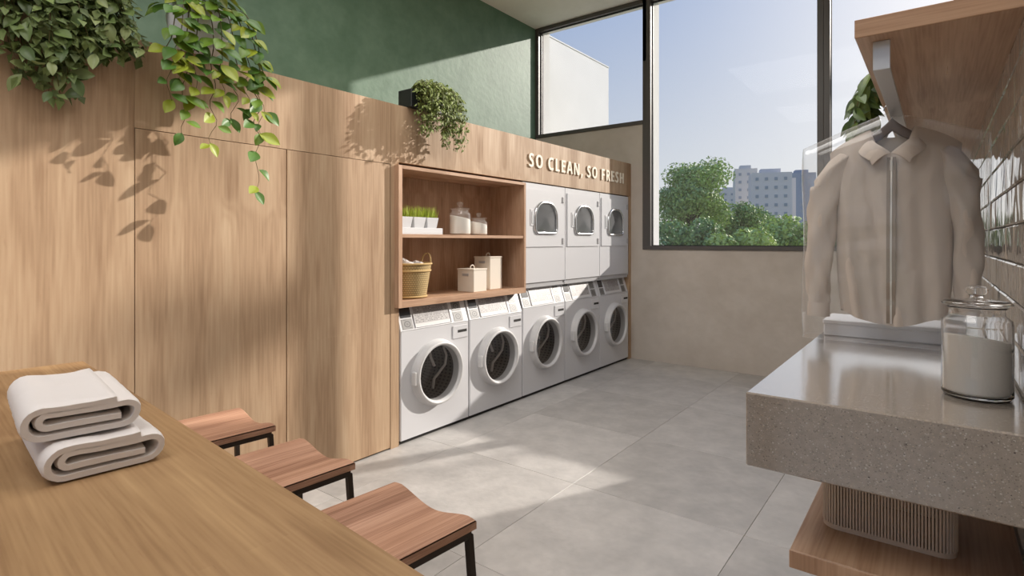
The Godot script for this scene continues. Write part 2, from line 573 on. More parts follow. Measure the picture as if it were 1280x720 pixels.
func build_timber_wall() -> void:
	var o := struct("wall_left")
	var T := 0.03
	var L := LEFT
	var G := 0.003
	part(o, "core", bx(P(L - 0.06, 0, -3.0), P(L - T, CAB - 0.03, 2.60)), M.oak_wall)
	var bounds := [-3.0, -1.99, -0.99, 0.006, 1.006]
	for i in 4:
		part(o, "panel", bx(P(L - T, 0.0, bounds[i] + 0.0006), P(L, CAB, bounds[i + 1] - 0.0006), 0.0008, 1, roff()), M.oak_wall)
	for e in [[1.006, 2.55], [2.55, 4.4], [4.4, BACK]]:
		part(o, "header_panel", bx(P(L - T, 1.97 if e[0] < 2 else 1.99, e[0] + 0.0004), P(L, CAB, e[1] - 0.0004), 0.0006, 1, roff()), M.oak_wall)
	part(o, "side_panel", bx(P(L - T, 0, 2.551), P(L, 1.99, 2.625), 0.001, 1, roff()), M.oak_wall)
	part(o, "end_panel", bx(P(L - 0.7, 0, 6.285), P(L, 1.99, BACK), 0.001, 1, roff()), M.oak_wall)
	part(o, "side_lining", bx(P(L - 0.74, 0, 2.60), P(L - T, 1.99, 2.628)), M.oak_wall)
	part(o, "niche_back", bx(P(L - 0.78, 0, 2.6), P(L - 0.74, 1.99, BACK)), M.oak_wall)
	part(o, "niche_top", bx(P(L - 0.78, 1.995, 2.6), P(L - T, 2.02, BACK)), M.oak_wall)
	part(o, "top_deck", bx(P(GREEN, CAB - 0.03, -3.0), P(L - T, CAB - 0.001, BACK), 0.0, 2), M.oak_wall)
	for k in 2:
		var d := struct("door_%d" % (k + 1))
		var s0 := 1.006 + 0.771 * k
		part(d, "door_leaf", bx(P(L - T, 0.012, s0 + G), P(L, 1.967, s0 + 0.771 - G), 0.001, 1, roff()), M.oak_wall)

func build_outdoors() -> void:
	var o := struct("ground", P(0, -9.0, 0))
	part(o, "lawn", bx(P(-500, -0.5, -500.0), P(500, 0.0, 700)), M.lawn)
	var b := thing("neighbouring_wing", "plain white rendered building wing standing right outside the upper window", "building", P(-6.0, -9.0, 7.7))
	part(b, "wall", bx(Vector3(-1.5, 0, -1.05), Vector3(1.44, 13.46, 0.86)), M.facade_white)
	part(b, "parapet_cap", bx(Vector3(-1.5, 13.46, -1.05), Vector3(1.45, 13.48, 0.87)), M.facade_white)
	# far towers: x, depth, width, height above the eye
	var towers := [
		["pale grey apartment tower with flat roof, tallest of the skyline", -68.7, 262.0, 9.0, 32.0, "tower_grey"],
		["wide pale concrete apartment tower beside the tallest tower", -53.5, 240.0, 14.5, 27.0, "tower_pale"],
		["slim pale stepped tower between the wide tower and the bluish one", -57.0, 284.0, 8.0, 29.0, "tower_pale"],
		["dark bluish glass tower at the garment bag's edge of skyline", -56.3, 320.0, 12.0, 35.0, "tower_blue"],
		["low hazy far block peeking over the trees", -97.7, 340.0, 16.0, 30.0, "tower_grey"]]
	var wm := bx(Vector3(-0.55, -0.6, -0.15), Vector3(0.55, 0.6, 0.15)).mesh()
	for t in towers:
		var q := thing("apartment_tower", t[0], "building", P(t[1], -9.0, t[2]), 0.35, "far apartment towers")
		var hh: float = t[4] + 9.0 + EYE
		part(q, "wall", bx(Vector3(-t[3] / 2, 0, -6), Vector3(t[3] / 2, hh, 6)), M[t[5]])
		part(q, "roof_house", bx(Vector3(-t[3] / 4, hh, -3), Vector3(t[3] / 4, hh + 1.8, 3)), M[t[5]])
		for r in 7:
			for c in int(t[3] / 3.4):
				var w := part(q, "window", wm, M.tower_window)
				w.position = Vector3(-t[3] / 2 + 2.0 + c * 3.4, hh - 2.5 - r * 3.4, 6.05)
	# trees
	tree("broad light green tree towering beside the window post", -20.9, 58.0, 8.8, 4.9, 3, Color(0.32, 0.42, 0.15))
	tree("dense mid green tree in front of the far towers", -20.3, 71.0, 5.4, 4.6, 4, Color(0.26, 0.36, 0.12))
	tree("dark green round tree just below the wide tower", -20.6, 86.0, 4.6, 4.0, 5, Color(0.19, 0.29, 0.12))
	tree("low yellow-green bushy tree along the sill", -11.4, 43.0, 1.0, 2.8, 6, Color(0.42, 0.52, 0.16))
	tree("bright yellow-green tree beside the garment bag", -9.9, 52.0, 2.4, 3.6, 7, Color(0.42, 0.52, 0.16))
	tree("small dark tree filling the gap below the tall crown", -17.0, 47.0, 2.2, 3.4, 8, Color(0.25, 0.36, 0.13))
	tree("slender tree outside, beyond the tiled wall's window corner", 4.92, 18.0, 7.0, 0.3, 12, Color(0.25, 0.36, 0.13), 9, 42)
	tree("leafy green tree hidden mostly behind the hanging shirt", -3.4, 45.0, 2.0, 3.4, 9, Color(0.15, 0.24, 0.08))

func tree(label: String, x: float, s: float, top: float, r: float, sd: int, tint: Color, lobe_count := 22, leaves := 620) -> void:
	var t := thing("leafy_tree", label, "tree", P(x, -9.0, s), 0.0, "trees outside the window")
	var rr := RandomNumberGenerator.new()
	rr.seed = sd
	var height := top + EYE + 9.0
	var cy := height - r * 0.72
	var tm := MB.new()
	tm.tube([Vector3(0, 0, 0), Vector3(0.1, cy * 0.5, 0), Vector3(-0.05, cy, 0.1)], minf(0.32, 0.1 * r), minf(0.18, 0.05 * r), 8)
	var lobes := []
	for k in lobe_count:
		var d := Vector3(rr.randf_range(-1, 1), rr.randf_range(-1.5, 0.8), rr.randf_range(-1, 1))
		if Vector2(d.x, d.z).length() > 1.0: d /= Vector2(d.x, d.z).length()
		var c := Vector3(0, cy, 0) + Vector3(d.x * r * 0.62, d.y * r * 0.5, d.z * r * 0.62)
		var lr := r * rr.randf_range(0.26, 0.4)
		c.y = minf(c.y, height - lr)
		lobes.append([c, lr])
		tm.tube([Vector3(0, cy * 0.72, 0), (c + Vector3(0, cy * 0.8, 0)) * 0.5, c], minf(0.13, 0.03 * r), minf(0.03, 0.01 * r), 5)
	part(t, "trunk", tm, M.bark)
	var f := MB.new()
	f.colored = true
	for L in lobes:
		for k in leaves:
			var d := Vector3(rr.randfn(), rr.randfn(), rr.randfn()).normalized()
			var p: Vector3 = L[0] + d * L[1] * (0.55 + 0.5 * rr.randf())
			var z := (d + Vector3(rr.randfn(), rr.randfn(), rr.randfn()) * 0.6).normalized()
			var a := z.cross(Vector3(rr.randfn(), rr.randfn(), rr.randfn())).normalized()
			var b := z.cross(a)
			var q := rr.randf_range(0.1, 0.21) * (1.0 if r > 1.0 else 0.45)
			var k2 := rr.randf_range(0.7, 1.4)
			f.tint = Color(tint.r * k2, tint.g * k2, tint.b * k2)
			f.quad(p - a * q, p - b * q * 0.6, p + a * q, p + b * q * 0.6, z)
	var o := part(t, "foliage", f, M.tree_foliage)
	o.set_meta("kind", "stuff")

func ceiling_panel(at: Vector3, w: float, d: float, e: float) -> void:
	var t := thing("ceiling_light", "flat white ceiling light panel over the " + ("oak table" if at.z > 0 else "middle of the floor"), "light", at, 0.0, "ceiling light panels")
	part(t, "housing", bx(Vector3(-w / 2 - 0.03, -0.05, -d / 2 - 0.03), Vector3(w / 2 + 0.03, 0.0, d / 2 + 0.03), 0.004), M.white_box)
	part(t, "diffuser", bx(Vector3(-w / 2, -0.056, -d / 2), Vector3(w / 2, -0.05, d / 2), 0.001), M.lamp_diffuser)
	var l := AreaLight3D.new()
	l.name = "panel_glow"
	l.area_size = Vector2(w, d)
	l.light_color = Color8(255, 252, 249)
	l.light_energy = e
	l.area_range = 14.0
	l.area_attenuation = 2.0
	l.shadow_enabled = true
	t.add_child(l)
	l.position = Vector3(0, -0.062, 0)
	l.rotation.x = -PI / 2

# ------------------------------------------------------------------ machines and shelf
func circle(c: Vector2, r: float, n: int) -> Array:
	var a := []
	for i in n: a.append(c + Vector2(cos(TAU * i / n), sin(TAU * i / n)) * r)
	return a

func make_washer(called: String, label: String) -> Node3D:
	var t := thing(called, label, "washer", P(LEFT, 0, 2.635), PI / 2, "washing machines along the timber wall")
	var W0 := 0.006
	var W1 := 0.721
	var Y0 := 0.028
	var Y1 := 0.822
	var C := Vector2(0.358, 0.468)
	var m := MB.new()
	m.plate_hole(Vector2(W0 + 0.006, Y0), Vector2(W1 - 0.006, Y1), circle(C, 0.216, 48), 0.0)
	for sx in [W0, W1]:
		var e: float = 0.006 if sx == W0 else -0.006
		var o := Vector3(-signf(e), 0, 0)
		m.quad(Vector3(sx + e, Y0, 0), Vector3(sx + e, Y1, 0), Vector3(sx, Y1, -0.006), Vector3(sx, Y0, -0.006), o + Vector3(0, 0, 1))
		m.quad(Vector3(sx, Y0, -0.006), Vector3(sx, Y1, -0.006), Vector3(sx, Y1, -0.65), Vector3(sx, Y0, -0.65), o)
		m.quad(Vector3(sx, Y1, -0.006), Vector3(sx, 1.0, -0.058), Vector3(sx, 1.0, -0.65), Vector3(sx, Y1, -0.65), o)
	m.quad(Vector3(W0, 1.0, -0.058), Vector3(W1, 1.0, -0.058), Vector3(W1, 1.0, -0.65), Vector3(W0, 1.0, -0.65), Vector3.UP)
	m.quad(Vector3(W0, Y0, 0), Vector3(W1, Y0, 0), Vector3(W1, Y0, -0.65), Vector3(W0, Y0, -0.65), Vector3.DOWN)
	m.quad(Vector3(W0, Y0, -0.65), Vector3(W1, Y0, -0.65), Vector3(W1, 1.0, -0.65), Vector3(W0, 1.0, -0.65), Vector3(0, 0, -1))
	part(t, "body", m, M.enamel)
	part(t, "toe_kick", bx(Vector3(W0, 0, -0.6), Vector3(W1, Y0, -0.02)), M.toe_kick)
	# slanted control panel; local frame with y up the slope
	var slope := atan2(0.058, 0.178)
	var len := sqrt(0.058 * 0.058 + 0.178 * 0.178)
	var fr := Transform3D(Basis(Vector3.RIGHT, -slope), Vector3(0, Y1, 0))
	var p := MB.new()
	p.xf = fr
	p.box(Vector3(W0, 0, -0.03), Vector3(W1, len, 0.0), 0.004)
	var cp := part(t, "control_panel", p, M.enamel)
	var lab := MB.new()
	lab.xf = fr
	lab.quaduv(Vector3(0.155, 0.02, 0.003), Vector3(0.52, 0.02, 0.003), Vector3(0.52, len - 0.012, 0.003), Vector3(0.155, len - 0.012, 0.003))
	part(cp, "printed_label", lab, M.panel_print)
	var fm := MB.new()
	fm.xf = fr
	fm.box(Vector3(0.148, 0.012, 0), Vector3(0.155, len - 0.004, 0.007), 0.002)
	fm.box(Vector3(0.52, 0.012, 0), Vector3(0.527, len - 0.004, 0.007), 0.002)
	fm.box(Vector3(0.155, len - 0.012, 0), Vector3(0.52, len - 0.005, 0.007), 0.002)
	fm.box(Vector3(0.155, 0.013, 0), Vector3(0.52, 0.02, 0.007), 0.002)
	part(cp, "label_frame", fm, M.enamel)
	for e in [0.03, 0.56]:
		for r in 2:
			var k := MB.new()
			k.xf = fr
			var y: float = 0.012 + r * 0.087
			k.quaduv(Vector3(e, y, 0.002), Vector3(e + 0.1, y, 0.002), Vector3(e + 0.1, y + 0.078, 0.002), Vector3(e, y + 0.078, 0.002))
			part(cp, "key_display" if r else "key_dial", k, M.display_dark if r and e < 0.1 else M.key_print)
	# soap drawer
	var d := MB.new()
	d.box(Vector3(0.53, 0.695, 0.0), Vector3(0.705, 0.8, 0.007), 0.003)
	var dr := part(t, "soap_drawer", d, M.enamel)
	part(dr, "drawer_grip", bx(Vector3(0.585, 0.742, 0.005), Vector3(0.69, 0.764, 0.0085), 0.001), M.toe_kick)
	# round door
	var ax := Transform3D(Basis(Vector3.RIGHT, PI / 2), Vector3(C.x, C.y, 0))
	var ring := MB.new()
	ring.xf = ax
	ring.lathe([Vector2(0.214, -0.02), Vector2(0.256, -0.005), Vector2(0.256, 0.004), Vector2(0.243, 0.012), Vector2(0.242, 0.046), Vector2(0.237, 0.057), Vector2(0.228, 0.061), Vector2(0.218, 0.059), Vector2(0.209, 0.045), Vector2(0.206, 0.02), Vector2(0.206, -0.02)], 56)
	var door := part(t, "door_ring", ring, M.ring_plastic)
	var gm := MB.new()
	gm.xf = ax
	gm.lathe([Vector2(0.208, 0.036), Vector2(0.17, 0.026), Vector2(0.12, 0.01), Vector2(0.06, -0.002), Vector2(0.0, -0.004)], 40)
	part(door, "door_glass", gm, M.door_glass)
	var hm := MB.new()
	hm.box(Vector3(C.x - 0.262, C.y - 0.05, 0.01), Vector3(C.x - 0.236, C.y + 0.05, 0.05), 0.006)
	part(door, "door_catch", hm, M.ring_plastic)
	var dm := MB.new()
	dm.xf = ax
	dm.lathe([Vector2(0.0, -0.30), Vector2(0.20, -0.30), Vector2(0.235, -0.27), Vector2(0.235, -0.06), Vector2(0.214, -0.02)], 40)
	var drum := part(t, "drum", dm, M.drum)
	var ridges := [[Vector3(0.135, 0.17, -0.06), Vector3(0.19, 0.09, -0.08), Vector3(0.195, 0.01, -0.10), Vector3(0.15, -0.05, -0.12), Vector3(0.125, -0.10, -0.15), Vector3(0.12, -0.18, -0.16)], [Vector3(0.07, 0.15, -0.15), Vector3(0.1, 0.07, -0.16), Vector3(0.135, 0.0, -0.16)]]
	for q in ridges:
		var cv := Curve3D.new()
		for p3 in q: cv.add_point(Vector3(C.x, C.y, 0) + p3)
		for i in q.size():
			var d3: Vector3 = (q[mini(i + 1, q.size() - 1)] - q[maxi(i - 1, 0)]) / 6.0
			cv.set_point_in(i, -d3)
			cv.set_point_out(i, d3)
		var pts := []
		for i in 21: pts.append(cv.sample_baked(cv.get_baked_length() * i / 20.0))
		var vm := MB.new()
		vm.tube(pts, 0.009, 0.012, 8)
		part(drum, "drum_vane", vm, M.vane)
	return t

func arch(c: Vector2, w: float, h: float, n := 10) -> Array:
	# window outline: round top, small corners below, counter-clockwise
	var a := []
	var corners := [[Vector2(w - 0.05, -h + 0.05), 0.05, -PI / 2], [Vector2(w - 0.15, h - 0.15), 0.15, 0.0], [Vector2(-w + 0.15, h - 0.15), 0.15, PI / 2], [Vector2(-w + 0.05, -h + 0.05), 0.05, PI]]
	for k in corners:
		for i in n + 1:
			var t: float = k[2] + PI / 2 * i / n
			a.append(c + k[0] + Vector2(cos(t), sin(t)) * k[1])
	return a

func make_dryer(called: String, label: String) -> Node3D:
	var t := thing(called, label, "dryer", P(LEFT, 0, 4.089), PI / 2, "dryers stacked on the washers")
	var W0 := 0.005
	var W1 := 0.722
	var C := Vector2(0.37, 1.66)
	var m := MB.new()
	m.plate_hole(Vector2(W0, 1.375), Vector2(W1, 1.978), arch(C, 0.19, 0.148), 0.0)
	m.quad(Vector3(W0, 1.05, 0), Vector3(W1, 1.05, 0), Vector3(W1, 1.375, 0), Vector3(W0, 1.375, 0), Vector3(0, 0, 1))
	for sx in [W0, W1]:
		m.quad(Vector3(sx, 1.03, 0), Vector3(sx, 1.978, 0), Vector3(sx, 1.978, -0.65), Vector3(sx, 1.03, -0.65), Vector3(-1 if sx == W0 else 1, 0, 0))
	m.quad(Vector3(W0, 1.978, 0), Vector3(W1, 1.978, 0), Vector3(W1, 1.978, -0.65), Vector3(W0, 1.978, -0.65), Vector3.UP)
	m.quad(Vector3(W0, 1.05, 0), Vector3(W1, 1.05, 0), Vector3(W1, 1.05, -0.65), Vector3(W0, 1.05, -0.65), Vector3.DOWN)
	m.quad(Vector3(W0, 1.05, -0.65), Vector3(W1, 1.05, -0.65), Vector3(W1, 1.978, -0.65), Vector3(W0, 1.978, -0.65), Vector3(0, 0, -1))
	part(t, "body", m, M.enamel)
	part(t, "stacking_band", bx(Vector3(W0, 1.002, -0.64), Vector3(W1, 1.05, -0.012), 0.002), M.enamel_grey)
	var d := MB.new()
	d.plate_hole(Vector2(0.035, 1.385), Vector2(0.692, 1.925), arch(C, 0.188, 0.146), 0.009)
	for e in [[Vector3(0.035, 1.385, 0), Vector3(0.692, 1.385, 0), Vector3(0, -1, 0)], [Vector3(0.035, 1.925, 0), Vector3(0.692, 1.925, 0), Vector3(0, 1, 0)], [Vector3(0.035, 1.385, 0), Vector3(0.035, 1.925, 0), Vector3(-1, 0, 0)], [Vector3(0.692, 1.385, 0), Vector3(0.692, 1.925, 0), Vector3(1, 0, 0)]]:
		var z := Vector3(0, 0, 0.009)
		d.quad(e[0], e[1], e[1] + z, e[0] + z, e[2])
	var door := part(t, "door", d, M.enamel)
	var pts := []
	for q in arch(C, 0.188, 0.146): pts.append(Vector3(q.x, q.y, 0.012))
	var rim := MB.new()
	rim.tube(pts, 0.014, 0.014, 8, true)
	part(door, "window_rim", rim, M.chrome)
	var g := MB.new()
	var a := arch(C, 0.19, 0.148)
	for i in a.size():
		var b: Vector2 = a[(i + 1) % a.size()]
		g.tri(Vector3(C.x, C.y, 0.01), Vector3(a[i].x, a[i].y, 0.004), Vector3(b.x, b.y, 0.004), Vector3(0, 0, 1))
	part(door, "window_glass", g, M.door_glass_clear)
	var inner := MB.new()
	var rows := []
	for e in [[0.0, 1.0], [-0.05, 1.02], [-0.3, 1.02], [-0.33, 0.9], [-0.34, 0.0]]:
		var row := PackedVector3Array()
		for q in a: row.append(Vector3(C.x + (q.x - C.x) * e[1], C.y + (q.y - C.y) * e[1], e[0]))
		rows.append(row)
	inner.grid(rows, true, 1, 1, true)
	part(t, "drum", inner, M.steel)
	var h := MB.new()
	h.box(Vector3(0.105, 1.58, 0.0), Vector3(0.165, 1.735, 0.014), 0.003)
	var hd := part(door, "handle_plate", h, M.enamel)
	hd.position = Vector3.ZERO
	part(door, "handle_grip", bx(Vector3(0.125, 1.6, 0.014), Vector3(0.15, 1.715, 0.018), 0.002), M.steel)
	for y in [1.44, 1.85]:
		part(t, "hinge", bx(Vector3(0.66, y - 0.03, 0.008), Vector3(0.684, y + 0.03, 0.018), 0.003), M.enamel_grey)
	return t

func build_machines() -> void:
	var labels := ["white front-load washer under the wicker basket, beside the flush timber door", "white front-load washer under the shelf's cream boxes, beside the stacked machines",
		"white front-load washer below the dryer that adjoins the open shelf", "white front-load washer below the middle dryer of three", "white front-load washer in the corner by the window wall"]
	var w := make_washer("washing_machine", labels[0])
	for k in range(1, 5):
		var c: Node3D = w.duplicate()
		c.name = numbered("washing_machine")
		add_child(c)
		c.position = P(LEFT, 0, 2.635 + 0.727 * k)
		c.set_meta("label", labels[k])
		if k == 1: c.scale.y = 0.969     # the two under the shelf are the lower model
	w.scale.y = 0.969
	var dl := ["white stacked dryer with round-topped window adjoining the open wooden shelf", "white stacked dryer with round-topped window between two other dryers", "white stacked dryer with round-topped window, in the corner by the window wall"]
	var d := make_dryer("tumble_dryer", dl[0])
	for k in range(1, 3):
		var c: Node3D = d.duplicate()
		c.name = numbered("tumble_dryer")
		add_child(c)
		c.position = P(LEFT, 0, 4.089 + 0.727 * k)
		c.set_meta("label", dl[k])

func build_shelf() -> void:
	var X1 := LEFT + 0.04
	var X0 := LEFT - 0.36
	var S0 := 2.585
	var S1 := 4.083
	var t := thing("open_shelf", "open wooden wall shelf with one middle board above two washers", "shelf", P(LEFT, 0.972, 2.585))
	var e := Transform3D(Basis(), -t.position)
	var T := 0.034
	var defs := [["side_board", P(X0, 0.972, S0), P(X1, 1.966, S0 + T), 1], ["side_board", P(X0, 0.972, S1 - 0.026), P(X1, 1.966, S1), 1], ["top_board", P(X0, 1.942, S0 + T), P(X1, 1.966, S1 - 0.026), 2], ["bottom_board", P(X0, 0.972, S0 + T), P(X1, 1.02, S1 - 0.026), 2], ["middle_board", P(X0 + 0.012, 1.462, S0 + T), P(X1 - 0.006, 1.486, S1 - 0.026), 2], ["back_board", P(X0 - 0.012, 0.972, S0), P(X0, 1.966, S1), 1]]
	for d in defs:
		var m := MB.new()
		m.xf = e
		m.g = d[3]
		m.off = roff()
		var a: Vector3 = d[1]
		var b: Vector3 = d[2]
		m.box(Vector3(minf(a.x, b.x), minf(a.y, b.y), minf(a.z, b.z)), Vector3(maxf(a.x, b.x), maxf(a.y, b.y), maxf(a.z, b.z)), 0.002)
		part(t, d[0], m, M.shelf_wood)
	for q in [[S0, S0 + T, 0.972, 1.966, 1], [S1 - 0.026, S1, 0.972, 1.966, 1], [S0 + T, S1 - 0.026, 1.942, 1.966, 2], [S0 + T, S1 - 0.026, 0.972, 1.02, 2], [S0 + T, S1 - 0.026, 1.462, 1.486, 2]]:
		var m := MB.new()
		m.xf = e
		m.g = q[4]
		m.off = roff()
		var fx := X1 - (0.006 if q[2] > 1.4 and q[2] < 1.5 else 0.0)
		m.box(P(fx, q[2], q[1]), P(fx + 0.003, q[3], q[0]), 0.0008)
		part(t, "edge_strip", m, M.shelf_wood)
	# tray with three planters
	var tray := thing("planter_tray", "shallow white tray carrying three white planters on the shelf", "tray", P(-3.06, 1.486, 2.83))
	part(tray, "tray_base", bx(Vector3(-0.085, 0, -0.205), Vector3(0.085, 0.008, 0.205), 0.002), M.white_ceramic)
	for q in [[Vector3(-0.085, 0.008, -0.205), Vector3(-0.078, 0.048, 0.205)], [Vector3(0.078, 0.008, -0.205), Vector3(0.085, 0.048, 0.205)], [Vector3(-0.078, 0.008, -0.205), Vector3(0.078, 0.048, -0.198)], [Vector3(-0.078, 0.008, 0.198), Vector3(0.078, 0.048, 0.205)]]:
		part(tray, "tray_side", bx(q[0], q[1], 0.002), M.white_ceramic)
	var pl := ["white square planter of grass against the shelf's side board", "white square planter of grass between two other planters", "white square planter of grass nearest the glass jars"]
	for k in 3:
		var p := thing("grass_planter", pl[k], "planter", P(-3.06, 1.4945, 2.70 + 0.13 * k), 0.0, "grass planters in the white tray")
		var m := MB.new()
		var rows := []
		for e2 in [[0.0, 0.0], [0.04, 0.0], [0.058, 0.118], [0.054, 0.118], [0.05, 0.105], [0.0, 0.105]]:
			rows.append(PackedVector3Array([Vector3(e2[0], e2[1], e2[0]), Vector3(e2[0], e2[1], -e2[0]), Vector3(-e2[0], e2[1], -e2[0]), Vector3(-e2[0], e2[1], e2[0])]))
		for i in rows.size() - 1:
			for j in 4:
				var j2 := (j + 1) % 4
				var out: Vector3 = (rows[i][j] + rows[i][j2]) if i in [1] else Vector3.DOWN if i == 0 else Vector3.UP if i in [2, 4] else -(rows[i][j] + rows[i][j2])
				out.y = 0.0 if i in [1, 3] else out.y
				m.quad(rows[i][j], rows[i][j2], rows[i + 1][j2], rows[i + 1][j], out)
		part(p, "pot", m, M.white_ceramic)
		var gm := MB.new()
		gm.colored = true
		for i in 170:
			var x := rng.randf_range(-0.048, 0.048)
			var z := rng.randf_range(-0.048, 0.048)
			var h := rng.randf_range(0.07, 0.115)
			var lean := Vector3(rng.randf_range(-0.025, 0.025), h, rng.randf_range(-0.025, 0.025))
			var a := Vector3(rng.randf_range(-1, 1), 0, rng.randf_range(-1, 1)).normalized() * 0.0032
			var b := Vector3(x, 0.1, z)
			var k2 := rng.randf_range(0.7, 1.3)
			gm.tint = Color(0.42 * k2, 0.5 * k2, 0.07 * k2)
			gm.tri(b - a, b + a, b + lean, Vector3(0, 0.2, 1))
		part(p, "grass", gm, M.foliage).set_meta("kind", "stuff")
	jar("tall lidded glass jar of white powder on the upper shelf board", P(-3.07, 1.486, 3.33), 0.088, 0.2, 0.13, M.thin_glass)
	jar("short lidded glass jar of white powder on the upper shelf board", P(-3.07, 1.486, 3.56), 0.075, 0.13, 0.09, M.thin_glass)
	cream_box("small cream lidded box with ring handle on the lower shelf board", P(-3.09, 1.0205, 3.50), 0.165, 0.18, 0.19)
	cream_box("tall cream lidded box with ring handle at the shelf's end", P(-3.15, 1.0205, 3.78), 0.165, 0.18, 0.285)
	# wicker basket
	var bk := thing("wicker_basket", "tapered woven wicker basket holding laundry on the lower shelf board", "basket", P(-3.1, 1.0205, 2.815))
	var bm := MB.new()
	bm.xf = Transform3D(Basis().scaled(Vector3(1, 1, 1.12)), Vector3.ZERO)
	bm.lathe([Vector2(0.0, 0.0), Vector2(0.105, 0.0), Vector2(0.115, 0.01), Vector2(0.15, 0.25), Vector2(0.143, 0.25), Vector2(0.108, 0.014), Vector2(0.0, 0.012)], 40)
	part(bk, "basket_wall", bm, M.wicker)
	for y in [0.25, 0.2, 0.012]:
		var ring := []
		var r := lerpf(0.116, 0.151, y / 0.25)
		for i in 32: ring.append(Vector3(r * cos(TAU * i / 32), y, r * sin(TAU * i / 32) * 1.12))
		var rm := MB.new()
		rm.tube(ring, 0.008, 0.008, 6, true)
		part(bk, "rim_band", rm, M.wicker_rim)
	for s in [-1.0, 1.0]:
		var pts := []
		for i in 11:
			var a := PI * i / 10
			pts.append(Vector3(0.05 * cos(a), 0.25 + 0.075 * sin(a), s * (0.165 + 0.012 * sin(a))))
		var hm := MB.new()
		hm.tube(pts, 0.006, 0.006, 6)
		part(bk, "handle", hm, M.wicker_rim)
	var ll := ["crumpled white cloth heaped in the wicker basket", "rolled white cloth lying in the wicker basket by the handle"]
	for k in 2:
		var cl := thing("laundry_cloth", ll[k], "cloth", P(-3.1, 1.25, 2.755 + 0.125 * k), 0.0, "laundry in the basket")
		var cm := MB.new()
		var nz := FastNoiseLite.new()
		nz.seed = 5 + k
		nz.frequency = 9.0
		var rows := []
		for i in 15:
			var row := PackedVector3Array()
			for j in 24:
				var th := PI * i / 14.0
				var d := Vector3(sin(th) * cos(TAU * j / 24), -cos(th), -sin(th) * sin(TAU * j / 24))
				var r := 0.075 * (1.0 + 0.45 * nz.get_noise_3dv(d * 0.14))
				row.append(Vector3(d.x * r * 1.1, d.y * r * (0.75 if k == 0 else 0.55), d.z * r * 0.62))
			rows.append(row)
		cm.grid(rows, true)
		part(cl, "folds", cm, M.towel)

func jar(label: String, at: Vector3, r: float, h: float, fill: float, gm: Material) -> void:
	var t := thing("glass_jar", label, "jar", at)
	var w := 0.0035
	var m := MB.new()
	m.lathe([Vector2(0, 0.0), Vector2(r * 0.9, 0.0), Vector2(r, 0.008), Vector2(r, h * 0.82), Vector2(r * 0.97, h * 0.88), Vector2(r * 0.8, h * 0.93), Vector2(r * 0.78, h), Vector2(r * 0.84, h + 0.004), Vector2(r * 0.82, h + 0.006), Vector2(r * 0.76, h + 0.003), Vector2(r * 0.75, h * 0.94), Vector2(r * 0.93, h * 0.88), Vector2(r - w, h * 0.82), Vector2(r - w, 0.014), Vector2(r * 0.88, 0.007), Vector2(0, 0.007)], 56)
	part(t, "jar_body", m, gm)
	var l := MB.new()
	var y := h + 0.007
	l.lathe([Vector2(0, y), Vector2(r * 0.8, y), Vector2(r * 0.98, y + 0.002), Vector2(r, y + 0.006), Vector2(r * 0.9, y + 0.011), Vector2(r * 0.45, y + r * 0.2), Vector2(r * 0.2, y + r * 0.25), Vector2(r * 0.17, y + r * 0.32), Vector2(r * 0.3, y + r * 0.46), Vector2(r * 0.33, y + r * 0.56), Vector2(r * 0.24, y + r * 0.68), Vector2(0, y + r * 0.72)], 48)
	part(t, "jar_lid", l, gm)
	var p := thing("white_powder", "white powder filling the " + ("large jar standing on the stone counter" if h > 0.21 or gm == M.jar_glass else "tall jar on the shelf" if h > 0.15 else "short jar on the shelf"), "powder", at + Vector3(0, 0.0078, 0))
	var rows := []
	var pr := r - w - 0.0008
	for e in [[0.0, 0.0], [0.86, 0.0], [1.0, 0.008]]:
		rows.append([e[0] * pr, e[1], 0.0])
	rows.append([pr, fill, 1.0])
	for e in [0.97, 0.75, 0.4, 0.0]: rows.append([pr * e, fill + 0.004, 1.0])
	var g := []
	for e in rows:
		var row := PackedVector3Array()
		for j in 40:
			var a := TAU * j / 40
			var q := Vector3(e[0] * cos(a), e[1], -e[0] * sin(a))
			if e[2] > 0.5: q.y += q.z * 0.18 - q.x * 0.12
			row.append(q)
		g.append(row)
	var pm := MB.new()
	pm.grid(g, true)
	part(p, "heap", pm, M.powder)

func cream_box(label: String, at: Vector3, w: float, d: float, h: float) -> void:
	var t := thing("storage_box", label, "box", at, 0.0, "cream boxes on the shelf")
	part(t, "box_body", bx(Vector3(-d / 2, 0, -w / 2), Vector3(d / 2, h - 0.012, w / 2), 0.003), M.cream_box)
	part(t, "lid", bx(Vector3(-d / 2 - 0.003, h - 0.012, -w / 2 - 0.003), Vector3(d / 2 + 0.003, h, w / 2 + 0.003), 0.002), M.cream_box)
	var pts := []
	for i in 11: pts.append(Vector3(0, h - 0.002 + 0.03 * sin(PI * i / 10), 0.026 * cos(PI * i / 10)))
	var m := MB.new()
	m.tube(pts, 0.005, 0.005, 6)
	part(t, "ring_handle", m, M.cream_box)
	part(t, "label_holder", bx(Vector3(-0.035, h - 0.06, w / 2), Vector3(0.035, h - 0.04, w / 2 + 0.003), 0.001), M.steel)

